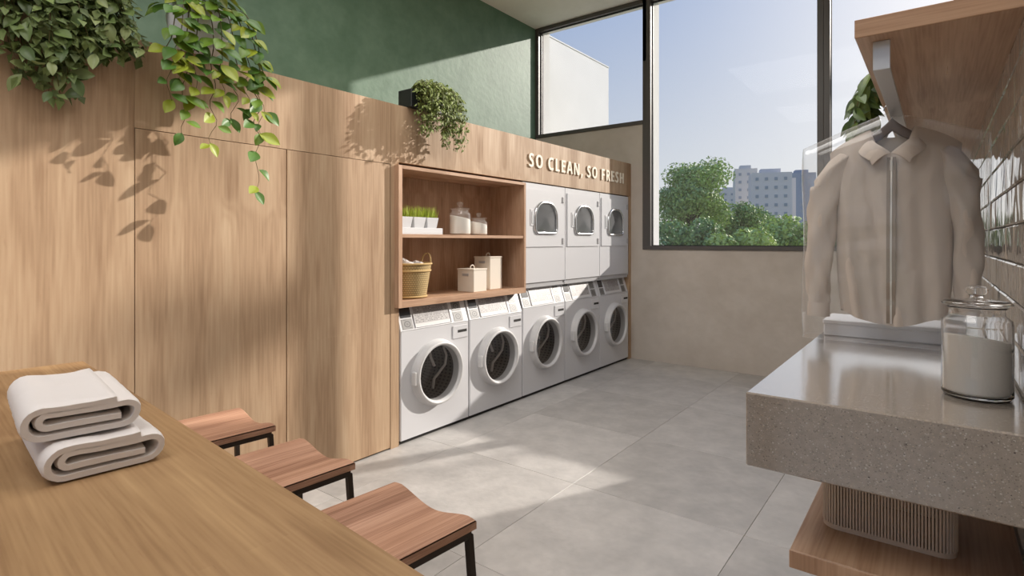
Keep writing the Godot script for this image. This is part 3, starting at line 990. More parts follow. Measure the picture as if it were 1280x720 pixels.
func build_sign() -> void:
	var t := thing("sign_lettering", "raised cream letters reading SO CLEAN, SO FRESH above the dryers", "sign", P(LEFT, 2.128, 4.17), PI / 2)
	var f := SystemFont.new()
	f.font_names = PackedStringArray(["Droid Sans"])
	f.font_weight = 700
	var text := "SO CLEAN, SO FRESH"
	var fs := 64
	var cap := 0.714 * fs
	var px := 0.122 / cap
	var total := f.get_string_size(text, HORIZONTAL_ALIGNMENT_LEFT, -1, fs).x * px
	var track := (1.965 - total) / (text.length() - 1)
	for i in text.length():
		var ch := text[i]
		if ch == " ": continue
		var x := f.get_string_size(text.substr(0, i), HORIZONTAL_ALIGNMENT_LEFT, -1, fs).x * px + track * i
		var m := TextMesh.new()
		m.text = ch
		m.font = f
		m.font_size = fs
		m.pixel_size = px
		m.depth = 0.008
		m.curve_step = 1.0
		m.horizontal_alignment = HORIZONTAL_ALIGNMENT_LEFT
		m.vertical_alignment = VERTICAL_ALIGNMENT_BOTTOM
		var o := part(t, "letter_comma" if ch == "," else "letter_" + ch.to_lower(), m, M.sign_letter)
		o.position = Vector3(x, -f.get_descent(fs) * px, 0.009)

# ------------------------------------------------------------------ table, stools, towels
func build_table() -> void:
	var turn := atan(0.0814)
	var t := thing("high_table", "long oak high table with a thick top in front of the stools", "table", P(-2.732, 0, 0.739), -turn)
	var L := 2.35
	var W := 0.95
	part(t, "tabletop", bx(Vector3(0, 0.908, 0), Vector3(L, 0.954, W), 0.004, 0, Vector2(0.3, 0.2)), M.table_wood)
	for x in [0.12, L - 0.2]:
		part(t, "panel_leg", bx(Vector3(x, 0, 0.4), Vector3(x + 0.05, 0.908, W - 0.06), 0.002), M.table_wood)
	# stools: rear right corners measured on the floor plan
	var spots := [[-0.988, 1.137, 0.0, "wooden saddle bar stool next to the open end of the oak table"], [-1.574, 1.184, 0.02, "wooden saddle bar stool standing between two other stools"], [-2.15, 1.226, 0.0, "wooden saddle bar stool next to the timber doors"]]
	for e in spots:
		var s := thing("bar_stool", e[3], "stool", P(e[0], 0, e[1]), -turn + e[2], "bar stools along the oak table")
		stool(s)
	# towels
	var tl := ["folded white towel at the bottom of the stack on the oak table", "folded white towel lying on top of another on the oak table"]
	for k in 2:
		var q := thing("folded_towel", tl[k], "towel", P(-1.565 if k == 0 else -1.585, 0.955 + 0.077 * k, 0.43 if k == 0 else 0.405), -0.1 if k == 0 else -0.14, "towels on the table")
		towel(q, 0.215 - 0.008 * k, 0.395 - 0.03 * k, k)

func stool(s: Node3D) -> void:
	# origin: rear right corner on the floor; seat extends to -x (along the table) and +z (towards the table)
	var W := 0.36
	var Dp := 0.34
	var top := MB.new()
	var prof := []
	for i in 25:
		var u := -1.0 + 2.0 * i / 24.0
		prof.append(Vector2(-W / 2 + u * W / 2, 0.66 + 0.03 * (0.5 - 0.5 * cos(PI * absf(u))) + (0.006 * (absf(u) - 0.85) / 0.15 * -1.0 if absf(u) > 0.85 else 0.0)))
	var ring := []
	for z in [0.0, 0.006, Dp - 0.006, Dp]:
		var inset: float = 0.004 if z == 0.0 or z == Dp else 0.0
		var row := PackedVector3Array()
		for p in prof: row.append(Vector3(p.x, p.y - inset, z))
		ring.append(row)
	top.off = roff()
	top.grid(ring, false, W, Dp, true)
	var bot := []
	for z in [0.0, Dp]:
		var row := PackedVector3Array()
		for p in prof: row.append(Vector3(p.x, p.y - 0.024, z))
		bot.append(row)
	top.grid(bot, false, W, Dp)
	top.g = 2
	for i in 24:
		var a: Vector2 = prof[i]
		var b: Vector2 = prof[i + 1]
		for z in [0.0, Dp]:
			top.quad(Vector3(a.x, a.y - 0.004, z), Vector3(b.x, b.y - 0.004, z), Vector3(b.x, b.y - 0.024, z), Vector3(a.x, a.y - 0.024, z), Vector3(0, 0, -1 if z == 0.0 else 1))
	for p in [prof[0], prof[24]]:
		top.quad(Vector3(p.x, p.y - 0.004, 0), Vector3(p.x, p.y - 0.004, Dp), Vector3(p.x, p.y - 0.024, Dp), Vector3(p.x, p.y - 0.024, 0), Vector3(-1 if p == prof[0] else 1, 0, 0))
	part(s, "seat", top, M.stool_wood)
	var y := 0.658
	for x in [-W + 0.012, -0.012]:
		var sx := signf(x + W / 2)
		part(s, "seat_rail", bx(Vector3(x - 0.009, y - 0.018, 0.015), Vector3(x + 0.009, y, Dp - 0.015), 0.001), M.stool_metal)
		for z in [0.018, Dp - 0.018]:
			var m := MB.new()
			var sz := signf(z - Dp / 2)
			var a := Vector3(x, y - 0.01, z)
			var b := Vector3(x + sx * 0.035, 0.0, z + sz * 0.03)
			for i in 4:
				var c0: Array = [[-1, -1], [1, -1], [1, 1], [-1, 1]][i]
				var c1: Array = [[-1, -1], [1, -1], [1, 1], [-1, 1]][(i + 1) % 4]
				var o0 := Vector3(c0[0], 0, c0[1]) * 0.009
				var o1 := Vector3(c1[0], 0, c1[1]) * 0.009
				m.quad(a + o0, a + o1, b + o1, b + o0, o0 + o1)
			part(s, "leg", m, M.stool_metal)
	for z in [0.02, Dp - 0.02]:
		part(s, "footrest_bar", bx(Vector3(-W + 0.0, 0.24, z - 0.03 * signf(0.17 - z) - 0.008), Vector3(0.0, 0.256, z - 0.03 * signf(0.17 - z) + 0.008), 0.001), M.stool_metal)

func towel(t: Node3D, w: float, length: float, k: int) -> void:
	# cross-section in (depth, height); swept along x
	var th := 0.0185
	var h := 0.075
	var a := w / 2
	var path := PackedVector2Array()
	var r1 := (h - th) / 2
	for i in 9: path.append(Vector2(lerpf(0.55 * a, -a + r1 + th / 2, i / 8.0), h - th / 2 - 0.004 * sin(PI * i / 8.0)))
	for i in range(1, 10):
		var q := PI / 2 + PI * i / 9.0
		path.append(Vector2(-a + r1 + th / 2 + r1 * cos(q), th / 2 + r1 + r1 * sin(q)))
	for i in range(1, 9): path.append(Vector2(lerpf(-a + r1 + th / 2, a - r1 - th / 2, i / 8.0), th / 2))
	var r2 := r1 - th * 0.56
	for i in range(1, 10):
		var q := -PI / 2 + PI * i / 9.0
		var r := lerpf(r1, r2, i / 9.0)
		path.append(Vector2(a - r1 - th / 2 + r1 * cos(q), th / 2 + r1 + (r1 if q < 0 else r) * sin(q)))
	var y2 := path[path.size() - 1].y
	for i in range(1, 8): path.append(Vector2(lerpf(a - r1 - th / 2, -a + 0.045, i / 7.0), y2 - 0.003 * sin(PI * i / 7.0)))
	var y3 := th * 1.5 + 0.001
	for i in range(1, 7):
		var q := PI / 2 + PI * i / 6.0
		path.append(Vector2(-a + 0.045 + (y2 - y3) / 2 * cos(q), (y2 + y3) / 2 + (y2 - y3) / 2 * sin(q)))
	for i in range(1, 7): path.append(Vector2(lerpf(-a + 0.045, a * 0.62, i / 6.0), y3))
	var N := path.size()
	var up := []
	for i in N:
		var d := (path[mini(i + 1, N - 1)] - path[maxi(i - 1, 0)]).normalized()
		up.append(Vector2(-d.y, d.x))
	var nz := FastNoiseLite.new()
	nz.seed = 3 + k
	nz.frequency = 7.0
	var m := MB.new()
	var cols := 22
	# closed loop round the strip: outer side forwards, round end, inner side back
	var rows := []
	for c in cols + 1:
		var x := -length / 2 + length * c / cols
		var edge := minf(x + length / 2, length / 2 - x)
		var shrink := 1.0 if edge > 0.008 else 0.62 + 0.38 * sqrt(maxf(0.0, 1.0 - pow(1.0 - edge / 0.008, 2.0)))
		var row := PackedVector3Array()
		for side in 2:
			for i in N:
				var ii: int = i if side == 0 else N - 1 - i
				var sg := -1.0 if side == 0 else 1.0
				var p: Vector2 = path[ii] + up[ii] * sg * th / 2 * shrink
				var jit := nz.get_noise_2d(x * 1.6, path[ii].x * 1.3) * 0.005
				row.append(Vector3(x, maxf(0.0, p.y + jit * clampf(p.y / 0.05, 0.0, 1.0)), -p.x + jit * 0.5))
		rows.append(row)
	m.grid(rows, true, 1, 1, false)
	for c in [0, cols]:
		for i in N - 1:
			m.quad(rows[c][i], rows[c][i + 1], rows[c][2 * N - 2 - i], rows[c][2 * N - 1 - i], Vector3(-1 if c == 0 else 1, 0, 0))
	part(t, "terry_cloth", m, M.towel)

# ------------------------------------------------------------------ tiled side: counter, shelves, shirt
func build_counter() -> void:
	var CY := 1.104
	var c := thing("stone_counter", "thick speckled grey-brown stone counter fixed to the tiled wall", "counter", P(RIGHT, 0.943, 1.285))
	part(c, "counter_slab", bx(Vector3(-0.478, 0, -1.4), Vector3(0.0, 0.161, 0.0), 0.003), M.terrazzo)
	var l := thing("lower_shelf", "wooden wall shelf below the stone counter carrying the slatted basket", "shelf", P(RIGHT, 0.72, 1.345))
	part(l, "shelf_board", bx(Vector3(-0.402, 0, -1.2), Vector3(0.0, 0.038, 0.0), 0.002, 2, Vector2(0.2, 0.4)), M.right_shelf_wood)
	part(l, "front_edge", bx(Vector3(-0.402, 0.0, 0.0), Vector3(0.0, 0.0378, 0.004), 0.001, 1), M.right_shelf_wood)
	var u := thing("upper_shelf", "wooden wall shelf above the hanging shirt", "shelf", P(RIGHT, 1.898, 1.491))
	part(u, "shelf_board", bx(Vector3(-0.294, 0, -2.6), Vector3(0.0, 0.041, 0.0), 0.002, 2, Vector2(0.7, 0.1)), M.right_shelf_wood)
	part(u, "front_edge", bx(Vector3(-0.294, 0.0, 0.0), Vector3(0.0, 0.041, 0.004), 0.001, 0), M.right_shelf_wood)
	var r := thing("hanging_rail", "flat steel hanging rail fixed under the upper wooden shelf", "rail", P(-0.103, 1.898, 1.54))
	part(r, "hanger_strap", bx(Vector3(-0.017, -0.067, -0.006), Vector3(0.017, 0.0, 0.0), 0.001), M.steel)
	part(r, "hanger_strap", bx(Vector3(-0.017, -0.067, -2.10), Vector3(0.017, 0.0, -2.094), 0.001), M.steel)
	part(r, "flat_bar", bx(Vector3(-0.017, -0.067, -2.094), Vector3(0.017, -0.061, -0.006), 0.001), M.steel)
	# jar
	jar("large lidded glass jar of white powder on the stone counter", P(0.066, CY + 0.0005, 1.545), 0.0605, 0.186, 0.112, M.jar_glass)
	# white box
	var b := thing("white_carton", "flat white box on the counter behind the garment bag", "box", P(-0.13, CY + 0.0005, 2.335))
	part(b, "box_body", bx(Vector3(-0.19, 0, -0.1), Vector3(0.19, 0.04, 0.1), 0.003), M.white_box)
	part(b, "box_lid", bx(Vector3(-0.193, 0.0405, -0.103), Vector3(0.193, 0.056, 0.103), 0.003), M.white_box)
	slat_basket()
	build_shirt()

func slat_basket() -> void:
	var t := thing("slatted_basket", "rounded beige plastic basket with vertical slots on the lower wooden shelf", "basket", P(-0.093, 0.7585, 1.6))
	var hw := 0.127
	var hd := 0.1
	var R := 0.035
	var H := 0.135
	var out := []
	for k in [[hw - R, hd - R, 0.0], [-hw + R, hd - R, PI / 2], [-hw + R, -hd + R, PI], [hw - R, -hd + R, PI * 1.5]]:
		for i in 9:
			var a: float = k[2] + PI / 2 * i / 8.0
			out.append(Vector2(k[0] + R * cos(a), k[1] + R * sin(a)))
	for e in [[0.0, 0.012], [H - 0.018, H]]:
		var rows := []
		for q in [[1.0, e[0]], [1.0, e[1]], [0.965, e[1]], [0.965, e[0]], [1.0, e[0]]]:
			var row := PackedVector3Array()
			for p in out: row.append(Vector3(p.x * q[0], q[1], -p.y * q[0]))
			rows.append(row)
		var m := MB.new()
		for i in 4:
			m.grid([rows[i], rows[i + 1]], true)
		part(t, "base_band" if e[0] == 0.0 else "top_band", m, M.vent_plastic)
	var bm := MB.new()
	for i in out.size():
		var q: Vector2 = out[(i + 1) % out.size()]
		bm.tri(Vector3(0, 0.004, 0), Vector3(out[i].x, 0.004, -out[i].y), Vector3(q.x, 0.004, -q.y), Vector3.UP)
	part(t, "base_plate", bm, M.vent_plastic)
	var sm := bx(Vector3(-0.002, 0.01, -0.004), Vector3(0.002, H - 0.016, 0.004), 0.0005).mesh()
	var acc := 0.0
	for i in out.size():
		var p: Vector2 = out[i]
		var q: Vector2 = out[(i + 1) % out.size()]
		var L := p.distance_to(q)
		while acc < L:
			var c := p.lerp(q, acc / L)
			var d := (q - p).normalized()
			var s := part(t, "slat", sm, M.vent_plastic)
			s.position = Vector3(c.x * 0.982, 0, -c.y * 0.982)
			s.rotation.y = atan2(d.y, d.x)
			acc += 0.0062
		acc -= L
	return

func build_shirt() -> void:
	var S := 2.145
	var X := -0.115
	# hanger
	var h := thing("coat_hanger", "dark brown wooden coat hanger holding the beige shirt", "hanger", P(X, 1.826, S))
	var prof := []
	for i in 17:
		var u := -1.0 + i / 8.0
		prof.append([u * 0.135, -0.02 - 0.095 * pow(absf(u), 0.85), 0.025 - 0.016 * absf(u)])
	var rows := []
	for e in prof:
		var row := PackedVector3Array()
		for q in [[-0.006, 1.0], [0.006, 1.0], [0.008, 0.7], [0.008, -0.7], [0.006, -1.0], [-0.006, -1.0], [-0.008, -0.7], [-0.008, 0.7]]:
			row.append(Vector3(e[0], e[1] + e[2] * q[1] * 0.8, q[0] + 0.006 * pow(absf(e[0]) / 0.135, 2.0)))
		rows.append(row)
	var hm := MB.new()
	hm.grid(rows, true)
	part(h, "hanger_arms", hm, M.hanger_wood)
	var pts := []
	pts.append(Vector3(0.0, -0.01, 0.0))
	for i in 12:
		var a := -PI * 0.5 + 1.5 * PI * i / 11.0
		pts.append(Vector3(0.012 + 0.0225 * cos(a) - 0.012, 0.027 + 0.0225 * sin(a), 0))
	var km := MB.new()
	km.tube(pts, 0.0018, 0.0018, 6)
	part(h, "hook", km, M.chrome)
	# shirt
	var t := thing("beige_shirt", "beige long-sleeved zip shirt hanging inside a clear garment bag", "shirt", P(X, 1.165, S))
	var nz := FastNoiseLite.new()
	nz.seed = 12
	nz.frequency = 1.0
	var cols := 44
	var rws := 34
	var neck := 0.052
	var top := func(u: float, front: bool) -> float:
		var x := absf(u) * 0.178
		var y := 0.632 - 0.38 * maxf(0.0, x - 0.05) - (0.02 * pow(absf(u), 4.0))
		if x < neck:
			var c := 1.0 - pow(x / neck, 2.0)
			y -= (0.085 if front else 0.03) * sqrt(c)
		return y
	for front in [true, false]:
		var g := []
		for i in rws + 1:
			var row := PackedVector3Array()
			for j in cols + 1:
				var u := -1.0 + 2.0 * j / cols
				var ty: float = top.call(u, front)
				var hem := 0.018 + 0.022 * pow(absf(u), 2.0) - (0.012 * cos(u * 2.2) if front else 0.0)
				var v := i / float(rws)
				var y := lerpf(hem, ty, v)
				# half width: shoulders, waist, hem
				var yy := y / 0.6
				var wdt := 0.137 + 0.026 * yy + 0.008 * sin(yy * 5.0)
				if yy > 0.6: wdt = lerpf(wdt, 0.178, (yy - 0.6) / 0.4)
				var x := u * wdt
				var side := sqrt(maxf(0.0, 1.0 - pow(absf(u), 5.0)))
				var top_fall := 1.0 - 0.68 * pow(v, 7.0)
				var fold := 0.013 * sin(u * 7.5 + 1.2 * sin(y * 4.0)) * (1.0 - yy) + 0.006 * sin(u * 17.0 + y * 9.0) * (1.0 - yy) + 0.006 * nz.get_noise_2d(u * 3.0, y * 7.0)
				var z := (0.036 + 0.012 * (1.0 - yy) + fold) * side * top_fall + 0.004 * (1.0 - absf(u))
				if absf(x) < 0.006 and front: z -= 0.002
				row.append(Vector3(x, y, z if front else -z * 0.9 + 0.002))
			g.append(row)
		var m := MB.new()
		m.grid(g, false, 1, 1, not front)
		part(t, "front_body" if front else "back_body", m, M.shirt_cloth)
	# sleeves: from the shoulder down to the cuff
	for sd in [-1.0, 1.0]:
		var ctr: Array
		if sd < 0:
			ctr = [[-0.158, 0.52, 0.058, 0.03], [-0.178, 0.46, 0.05, 0.033], [-0.19, 0.38, 0.046, 0.034], [-0.2, 0.29, 0.043, 0.034], [-0.206, 0.19, 0.039, 0.032], [-0.206, 0.105, 0.035, 0.029], [-0.206, 0.06, 0.031, 0.026]]
		else:
			ctr = [[0.158, 0.52, 0.05, 0.03], [0.172, 0.46, 0.043, 0.033], [0.18, 0.38, 0.038, 0.036], [0.186, 0.29, 0.036, 0.038], [0.188, 0.2, 0.034, 0.036], [0.186, 0.12, 0.031, 0.032], [0.184, 0.075, 0.029, 0.028]]
		var g := []
		for i in 37:
			var f := i / 36.0 * 6.0
			var k := mini(int(f), 5)
			var w := f - k
			var c := []
			for q in 4: c.append(lerpf(ctr[k][q], ctr[k + 1][q], w))
			var row := PackedVector3Array()
			for j in 28:
				var a := TAU * j / 28
				var wr := 1.0 + 0.1 * sin(a * 3.0 + f * 2.4) + 0.05 * sin(a * 5.0 - f * 4.0)
				var tilt: float = 0.32 * sd * (1.0 - f / 6.0)
				var lx: float = c[2] * cos(a) * wr
				row.append(Vector3(c[0] + lx, c[1] - lx * tilt * (2.2 if i < 6 else 0.5), -c[3] * sin(a) * wr + 0.01))
			g.append(row)
		var cap := PackedVector3Array()
		for j in 28: cap.append(Vector3(ctr[0][0] * 0.98, ctr[0][1] + 0.02, 0.008) + (g[0][j] - Vector3(ctr[0][0], ctr[0][1], 0.01)) * 0.35 + Vector3(0, 0.012, 0))
		g.insert(0, cap)
		var m := MB.new()
		m.grid(g, true, 1, 1, true)
		var sl := part(t, "sleeve", m, M.shirt_cloth)
		var cm := MB.new()
		var cr := []
		for e in [[0.0, 1.0], [0.0, 1.07], [-0.046, 1.1], [-0.046, 1.0], [-0.01, 0.98]]:
			var row := PackedVector3Array()
			for j in 28:
				var a := TAU * j / 28
				row.append(Vector3(ctr[6][0] + ctr[6][2] * cos(a) * e[1], ctr[6][1] + e[0] + 0.004, -ctr[6][3] * sin(a) * e[1] + 0.01))
			cr.append(row)
		cm.grid(cr, true, 1, 1, true)
		part(sl, "cuff", cm, M.shirt_cloth)
	# collar: a stand and two flaps
	for sd in [-1.0, 1.0]:
		var inner := []
		var outer := []
		for i in 13:
			var f := i / 12.0
			var a := PI * 0.5 + PI * f     # from the back of the neck round to the front
			var x := 0.056 * cos(PI * 0.5 - PI * f)
			inner.append(Vector3(sd * x * (1.0 - 0.15 * f), 0.63 - 0.012 * sin(PI * f) - 0.085 * pow(f, 2.2), 0.012 - 0.05 * cos(PI * f) * 0.9))
			var o: Vector3 = inner[i] + Vector3(sd * (0.028 + 0.018 * f) * (0.4 + 0.6 * sin(PI * (0.15 + f * 0.75))), -0.03 - 0.012 * f, 0.012 * f + (0.006 if f > 0.4 else -0.008))
			outer.append(o)
		outer[12] = inner[12] + Vector3(sd * 0.048, -0.036, 0.014)
		outer[11] = inner[11] + Vector3(sd * 0.042, -0.032, 0.013)
		var g := []
		for q in 4:
			var row := PackedVector3Array()
			for i in 13: row.append(inner[i].lerp(outer[i], q / 3.0) + Vector3(0, 0.006 * sin(PI * q / 3.0), 0.006 * sin(PI * q / 3.0)))
			g.append(row)
		var bk := []
		for row in g:
			var r2 := PackedVector3Array()
			for p in row: r2.append(p - Vector3(0, 0.001, 0.003))
			bk.append(r2)
		var m := MB.new()
		m.grid(g, false, 1, 1, sd > 0)
		m.grid(bk, false, 1, 1, sd < 0)
		part(t, "collar_flap", m, M.shirt_cloth)
	# zip
	var pl := MB.new()
	var zr := []
	for i in 33:
		var y := lerpf(0.014, 0.535, i / 32.0)
		var yy := y / 0.6
		var z := 0.036 + 0.012 * (1.0 - yy) + 0.013 * sin(1.2 * sin(y * 4.0)) * (1.0 - yy) + 0.006 * sin(y * 9.0) * (1.0 - yy) + 0.006 * nz.get_noise_2d(0, y * 7.0) + 0.006
		z *= 1.0 - pow(clampf((y - 0.01) / 0.55, 0, 1), 7.0) * 0.65
		zr.append([y, z + 0.004])
	for e in [[-0.012, -0.003, "placket_cloth", "placket"], [0.003, 0.012, "placket_cloth", "placket"], [-0.0022, 0.0022, "zip_metal", "zipper_teeth"]]:
		var a := PackedVector3Array()
		var b := PackedVector3Array()
		for q in zr:
			a.append(Vector3(e[0], q[0], q[1]))
			b.append(Vector3(e[1], q[0], q[1]))
		var m := MB.new()
		var lift := Vector3(0, 0, 0.002)
		var a2 := PackedVector3Array()
		var b2 := PackedVector3Array()
		for i in a.size():
			a2.append(a[i] - lift); b2.append(b[i] - lift)
		m.grid([b, a], false); m.grid([a, a2], false); m.grid([b2, b], false); m.grid([a2, b2], false)
		part(t, e[3], m, M[e[2]])
	part(t, "zipper_pull", bx(Vector3(-0.0045, 0.49, zr[30][1]), Vector3(0.0045, 0.525, zr[30][1] + 0.005), 0.002), M.zip_metal)
	# garment bag: a clear thin bag over the shirt
	var bag := thing("garment_bag", "clear plastic garment bag over the beige shirt on its hanger", "garment bag", P(-0.123, 1.112, S))
	var bm := MB.new()
	var bg := []
	var NB := 56
	var half := 0.246
	for i in 31:
		var v := i / 30.0
		var row := PackedVector3Array()
		for j in NB:
			var a := TAU * j / NB
			var cx := signf(cos(a)) * pow(absf(cos(a)), 0.35)
			var cz := signf(sin(a)) * pow(absf(sin(a)), 0.5)
			var x := cx * half * (1.0 + 0.012 * sin(v * 9.0))
			var roof := 0.735 - 0.4 * maxf(0.0, absf(x) - 0.012)
			var y := roof * v
			var dep := 0.062 + 0.012 * sin(x * 21.0 + v * 3.0) * (1.0 - v * 0.5) + 0.006 * nz.get_noise_2d(x * 30.0, y * 8.0)
			if v > 0.88: dep *= sqrt(maxf(0.0, 1.0 - pow((v - 0.88) / 0.12, 2.0))) * 0.94 + 0.06
			row.append(Vector3(minf(x, 0.262), y, -cz * dep - 0.004))
		bg.append(row)
	bm.grid(bg, true)
	part(bag, "plastic_film", bm, M.bag_plastic)
	var seam := MB.new()
	for e in [0, 30]:
		var pts2 := []
		for j in NB: pts2.append(bg[e][j])
		seam.tube(pts2, 0.0009, 0.0009, 5, true)
	part(bag, "welded_seam", seam, M.bag_plastic)

# ------------------------------------------------------------------ plants
func leaf_mesh(l: float, w: float, heart: bool, droop: float) -> ArrayMesh:
	# grows along +y from the origin, upper side +z
	var rows := []
	var prof := [0.0, 0.62, 0.95, 0.98, 0.8, 0.5, 0.0] if heart else [0.0, 0.55, 0.9, 1.0, 0.85, 0.5, 0.0]
	for i in 7:
		var t := i / 6.0
		var row := PackedVector3Array()
		for j in 5:
			var u := (j - 2) / 2.0
			var y := l * t
			if heart and i <= 1: y -= l * 0.12 * absf(u) * (1.0 - t * 3.0)
			row.append(Vector3(w * 0.5 * prof[i] * u, y, -droop * l * t * t + 0.16 * w * prof[i] * absf(u)))
		rows.append(row)
	var m := MB.new()
	m.grid(rows)
	return m.mesh()

func place_leaf(parent: Node, meshes: Array, mats: String, at: Vector3, dir: Vector3, face: Vector3, size: float) -> void:
	var o := part(parent, "leaf", meshes[rng.randi() % meshes.size()], M["%s_%d" % [mats, rng.randi() % 3]])
	var y := dir.normalized()
	var z := (face - y * face.dot(y)).normalized()
	if z.length() < 0.5: z = y.cross(Vector3(0.3, 0.7, 0.6)).normalized()
	o.transform = Transform3D(Basis(y.cross(z), y, z).scaled_local(Vector3.ONE * size), at)

func rv() -> Vector3: return Vector3(rng.randf_range(-1, 1), rng.randf_range(-1, 1), rng.randf_range(-1, 1))

func add_leaf(m: MB, at: Vector3, dir: Vector3, face: Vector3, l: float, w: float) -> void:
	var y := dir.normalized()
	var z := (face - y * face.dot(y)).normalized()
	var x := y.cross(z)
	var mid := at + y * l * 0.45
	var tip := at + y * l - z * l * 0.15
	m.tri(at, mid + x * w * 0.5 + z * w * 0.12, mid, z)
	m.tri(at, mid, mid - x * w * 0.5 + z * w * 0.12, z)
	m.tri(mid, mid + x * w * 0.5 + z * w * 0.12, tip, z)
	m.tri(mid, tip, mid - x * w * 0.5 + z * w * 0.12, z)

func build_plants() -> void:
	rng.seed = 77
	# ivy on the timber wall
	var ivy_leaves := [leaf_mesh(0.075, 0.045, true, 0.25), leaf_mesh(0.065, 0.042, true, 0.45), leaf_mesh(0.085, 0.05, true, 0.1)]
	var t := thing("trailing_ivy", "dense dark green trailing plant spilling over the timber wall, its pot hidden", "plant", P(-3.16, CAB, 0.6))
	part(t, "trough", bx(Vector3(-0.13, 0, -0.3), Vector3(0.12, 0.16, 0.3), 0.004), M.black_pot)
	var stems := MB.new()
	var fol := MB.new()
	fol.colored = true
	var count := 0
	for k in 74:
		var s := rng.randf_range(-0.33, 0.33)
		var reach := rng.randf_range(0.1, 0.34)
		# the longest strands hang from the middle of the trough
		var low: float = 0.03 + rng.randf_range(0.35, 1.0) * (0.07 + 0.26 * exp(-pow((s + 0.03) / 0.15, 2.0)))
		var p0 := Vector3(rng.randf_range(-0.08, 0.08), 0.15, s)
		var p1 := Vector3(reach * 0.6, 0.3 + rng.randf_range(-0.05, 0.22), s + rng.randf_range(-0.06, 0.06))
		var p2 := Vector3(0.13 + reach * 0.55, 0.08, s + rng.randf_range(-0.08, 0.08))
		var p3 := Vector3(0.15 + reach * 0.35, -low, s + rng.randf_range(-0.1, 0.1))
		var pts := []
		for i in 13: pts.append(p0.bezier_interpolate(p1, p2, p3, i / 12.0))
		stems.tube(pts, 0.003, 0.0015, 4)
		for i in range(2, 13):
			for q in 3:
				var at: Vector3 = pts[i] + rv() * 0.018
				var dir := Vector3(0.5, -0.55, 0) + rv() * 0.75
				var face := Vector3(0.9, 0.55, 0.2) + rv() * 0.6
				if q == 0 and count < 280 and i % 2 == 0:
					place_leaf(t, ivy_leaves, "ivy_leaf", at + Vector3(0.012, 0, 0), dir, face, rng.randf_range(0.75, 1.15))
					count += 1
				else:
					var k2 := rng.randf_range(0.6, 1.35)
					fol.tint = Color(0.14 * k2, 0.19 * k2, 0.06 * k2)
					add_leaf(fol, at, dir, face, rng.randf_range(0.04, 0.07), rng.randf_range(0.025, 0.042))
	part(t, "stems", stems, M.vine_stem)
	part(t, "small_foliage", fol, M.foliage).set_meta("kind", "stuff")
	# pothos in a white pot
	var pl := [leaf_mesh(0.085, 0.062, true, 0.2), leaf_mesh(0.075, 0.058, true, 0.4), leaf_mesh(0.095, 0.066, true, 0.05)]
	t = thing("potted_pothos", "bright green pothos with long hanging vines in a round white pot", "plant", P(-2.965, CAB, 1.28))
	var m := MB.new()
	m.lathe([Vector2(0.0, 0.0), Vector2(0.085, 0.0), Vector2(0.1, 0.01), Vector2(0.135, 0.09), Vector2(0.145, 0.15), Vector2(0.138, 0.2), Vector2(0.13, 0.2), Vector2(0.135, 0.15), Vector2(0.12, 0.165), Vector2(0.0, 0.17)], 40)
	part(t, "pot", m, M.white_ceramic)
	var sm := MB.new()
	sm.lathe([Vector2(0.132, 0.165), Vector2(0.08, 0.178), Vector2(0.0, 0.182)], 24)
	part(t, "soil", sm, M.soil)
	# vines: start offset along the wall (z), outward reach, end height below the deck, end offset along the wall
	var vines := [[-0.10, 0.155, -0.70, -0.22], [-0.05, 0.14, -0.34, -0.11], [0.02, 0.15, -0.48, 0.0], [0.07, 0.15, -0.45, 0.13], [0.1, 0.14, -0.3, 0.19], [-0.13, 0.155, -0.4, -0.24], [0.03, 0.14, -0.28, 0.08], [-0.02, 0.17, -0.24, -0.03], [-0.08, 0.15, -0.28, -0.17], [0.09, 0.16, -0.2, 0.16]]
	for e in vines:
		var pts := []
		var a := Vector3(0.04, 0.18, e[0])
		var b := Vector3(e[1] * 0.8, 0.34, e[0] * 1.3)
		var c := Vector3(e[1] + 0.02, 0.1, e[3] * 0.9)
		var top := Vector3(e[1], -0.06, e[3])
		for i in 9: pts.append(a.bezier_interpolate(b, c, c.lerp(top, 0.7), i / 8.0))
		var steps := int((absf(e[2]) - 0.06) / 0.03)
		for i in steps + 1:
			pts.append(Vector3(e[1] + 0.012 * sin(i * 1.3), lerpf(-0.06, e[2], i / float(maxi(steps, 1))), e[3] + 0.016 * sin(i * 1.05 + e[0] * 20.0)))
		var vm := MB.new()
		vm.tube(pts, 0.0034, 0.001, 5)
		part(t, "vine", vm, M.vine_stem)
		var i := 3
		var side := 1.0
		while i < pts.size():
			var dir := Vector3(0.25 + 0.4 * rng.randf(), -0.35 - 0.4 * rng.randf(), side * rng.randf_range(0.4, 1.0))
			var face := Vector3(0.75, 0.6, 0) + rv() * 0.35
			var size := rng.randf_range(0.75, 1.1) * (0.72 if i > pts.size() - 5 else 1.0)
			place_leaf(t, pl, "pothos_leaf", pts[i] + dir.normalized() * 0.014, dir, face, size)
			side = -side
			i += 1 if pts[i].y > -0.14 else (2 if pts[i].y > -0.34 else 3)
		place_leaf(t, pl, "pothos_leaf", pts[pts.size() - 1], Vector3(0.2, -0.7, 0.4 * side), Vector3(0.8, 0.5, 0), 0.8)
	for k in 120:
		var a := rng.randf() * TAU
		var d := Vector3(cos(a), 0, sin(a))
		var lift := rng.randf()
		var at := Vector3(0, 0.19 + lift * 0.22, 0) + d * (0.05 + 0.13 * sqrt(rng.randf()) * (1.15 - 0.4 * lift))
		if at.x < -0.1 or (at.x > 0.06 and at.y < 0.25): continue
		place_leaf(t, pl, "pothos_leaf", at, d + Vector3(0.2, -0.4, 0) + rv() * 0.4, Vector3(0.5, 0.9, 0) + d * 0.4 + rv() * 0.3, rng.randf_range(0.8, 1.2))
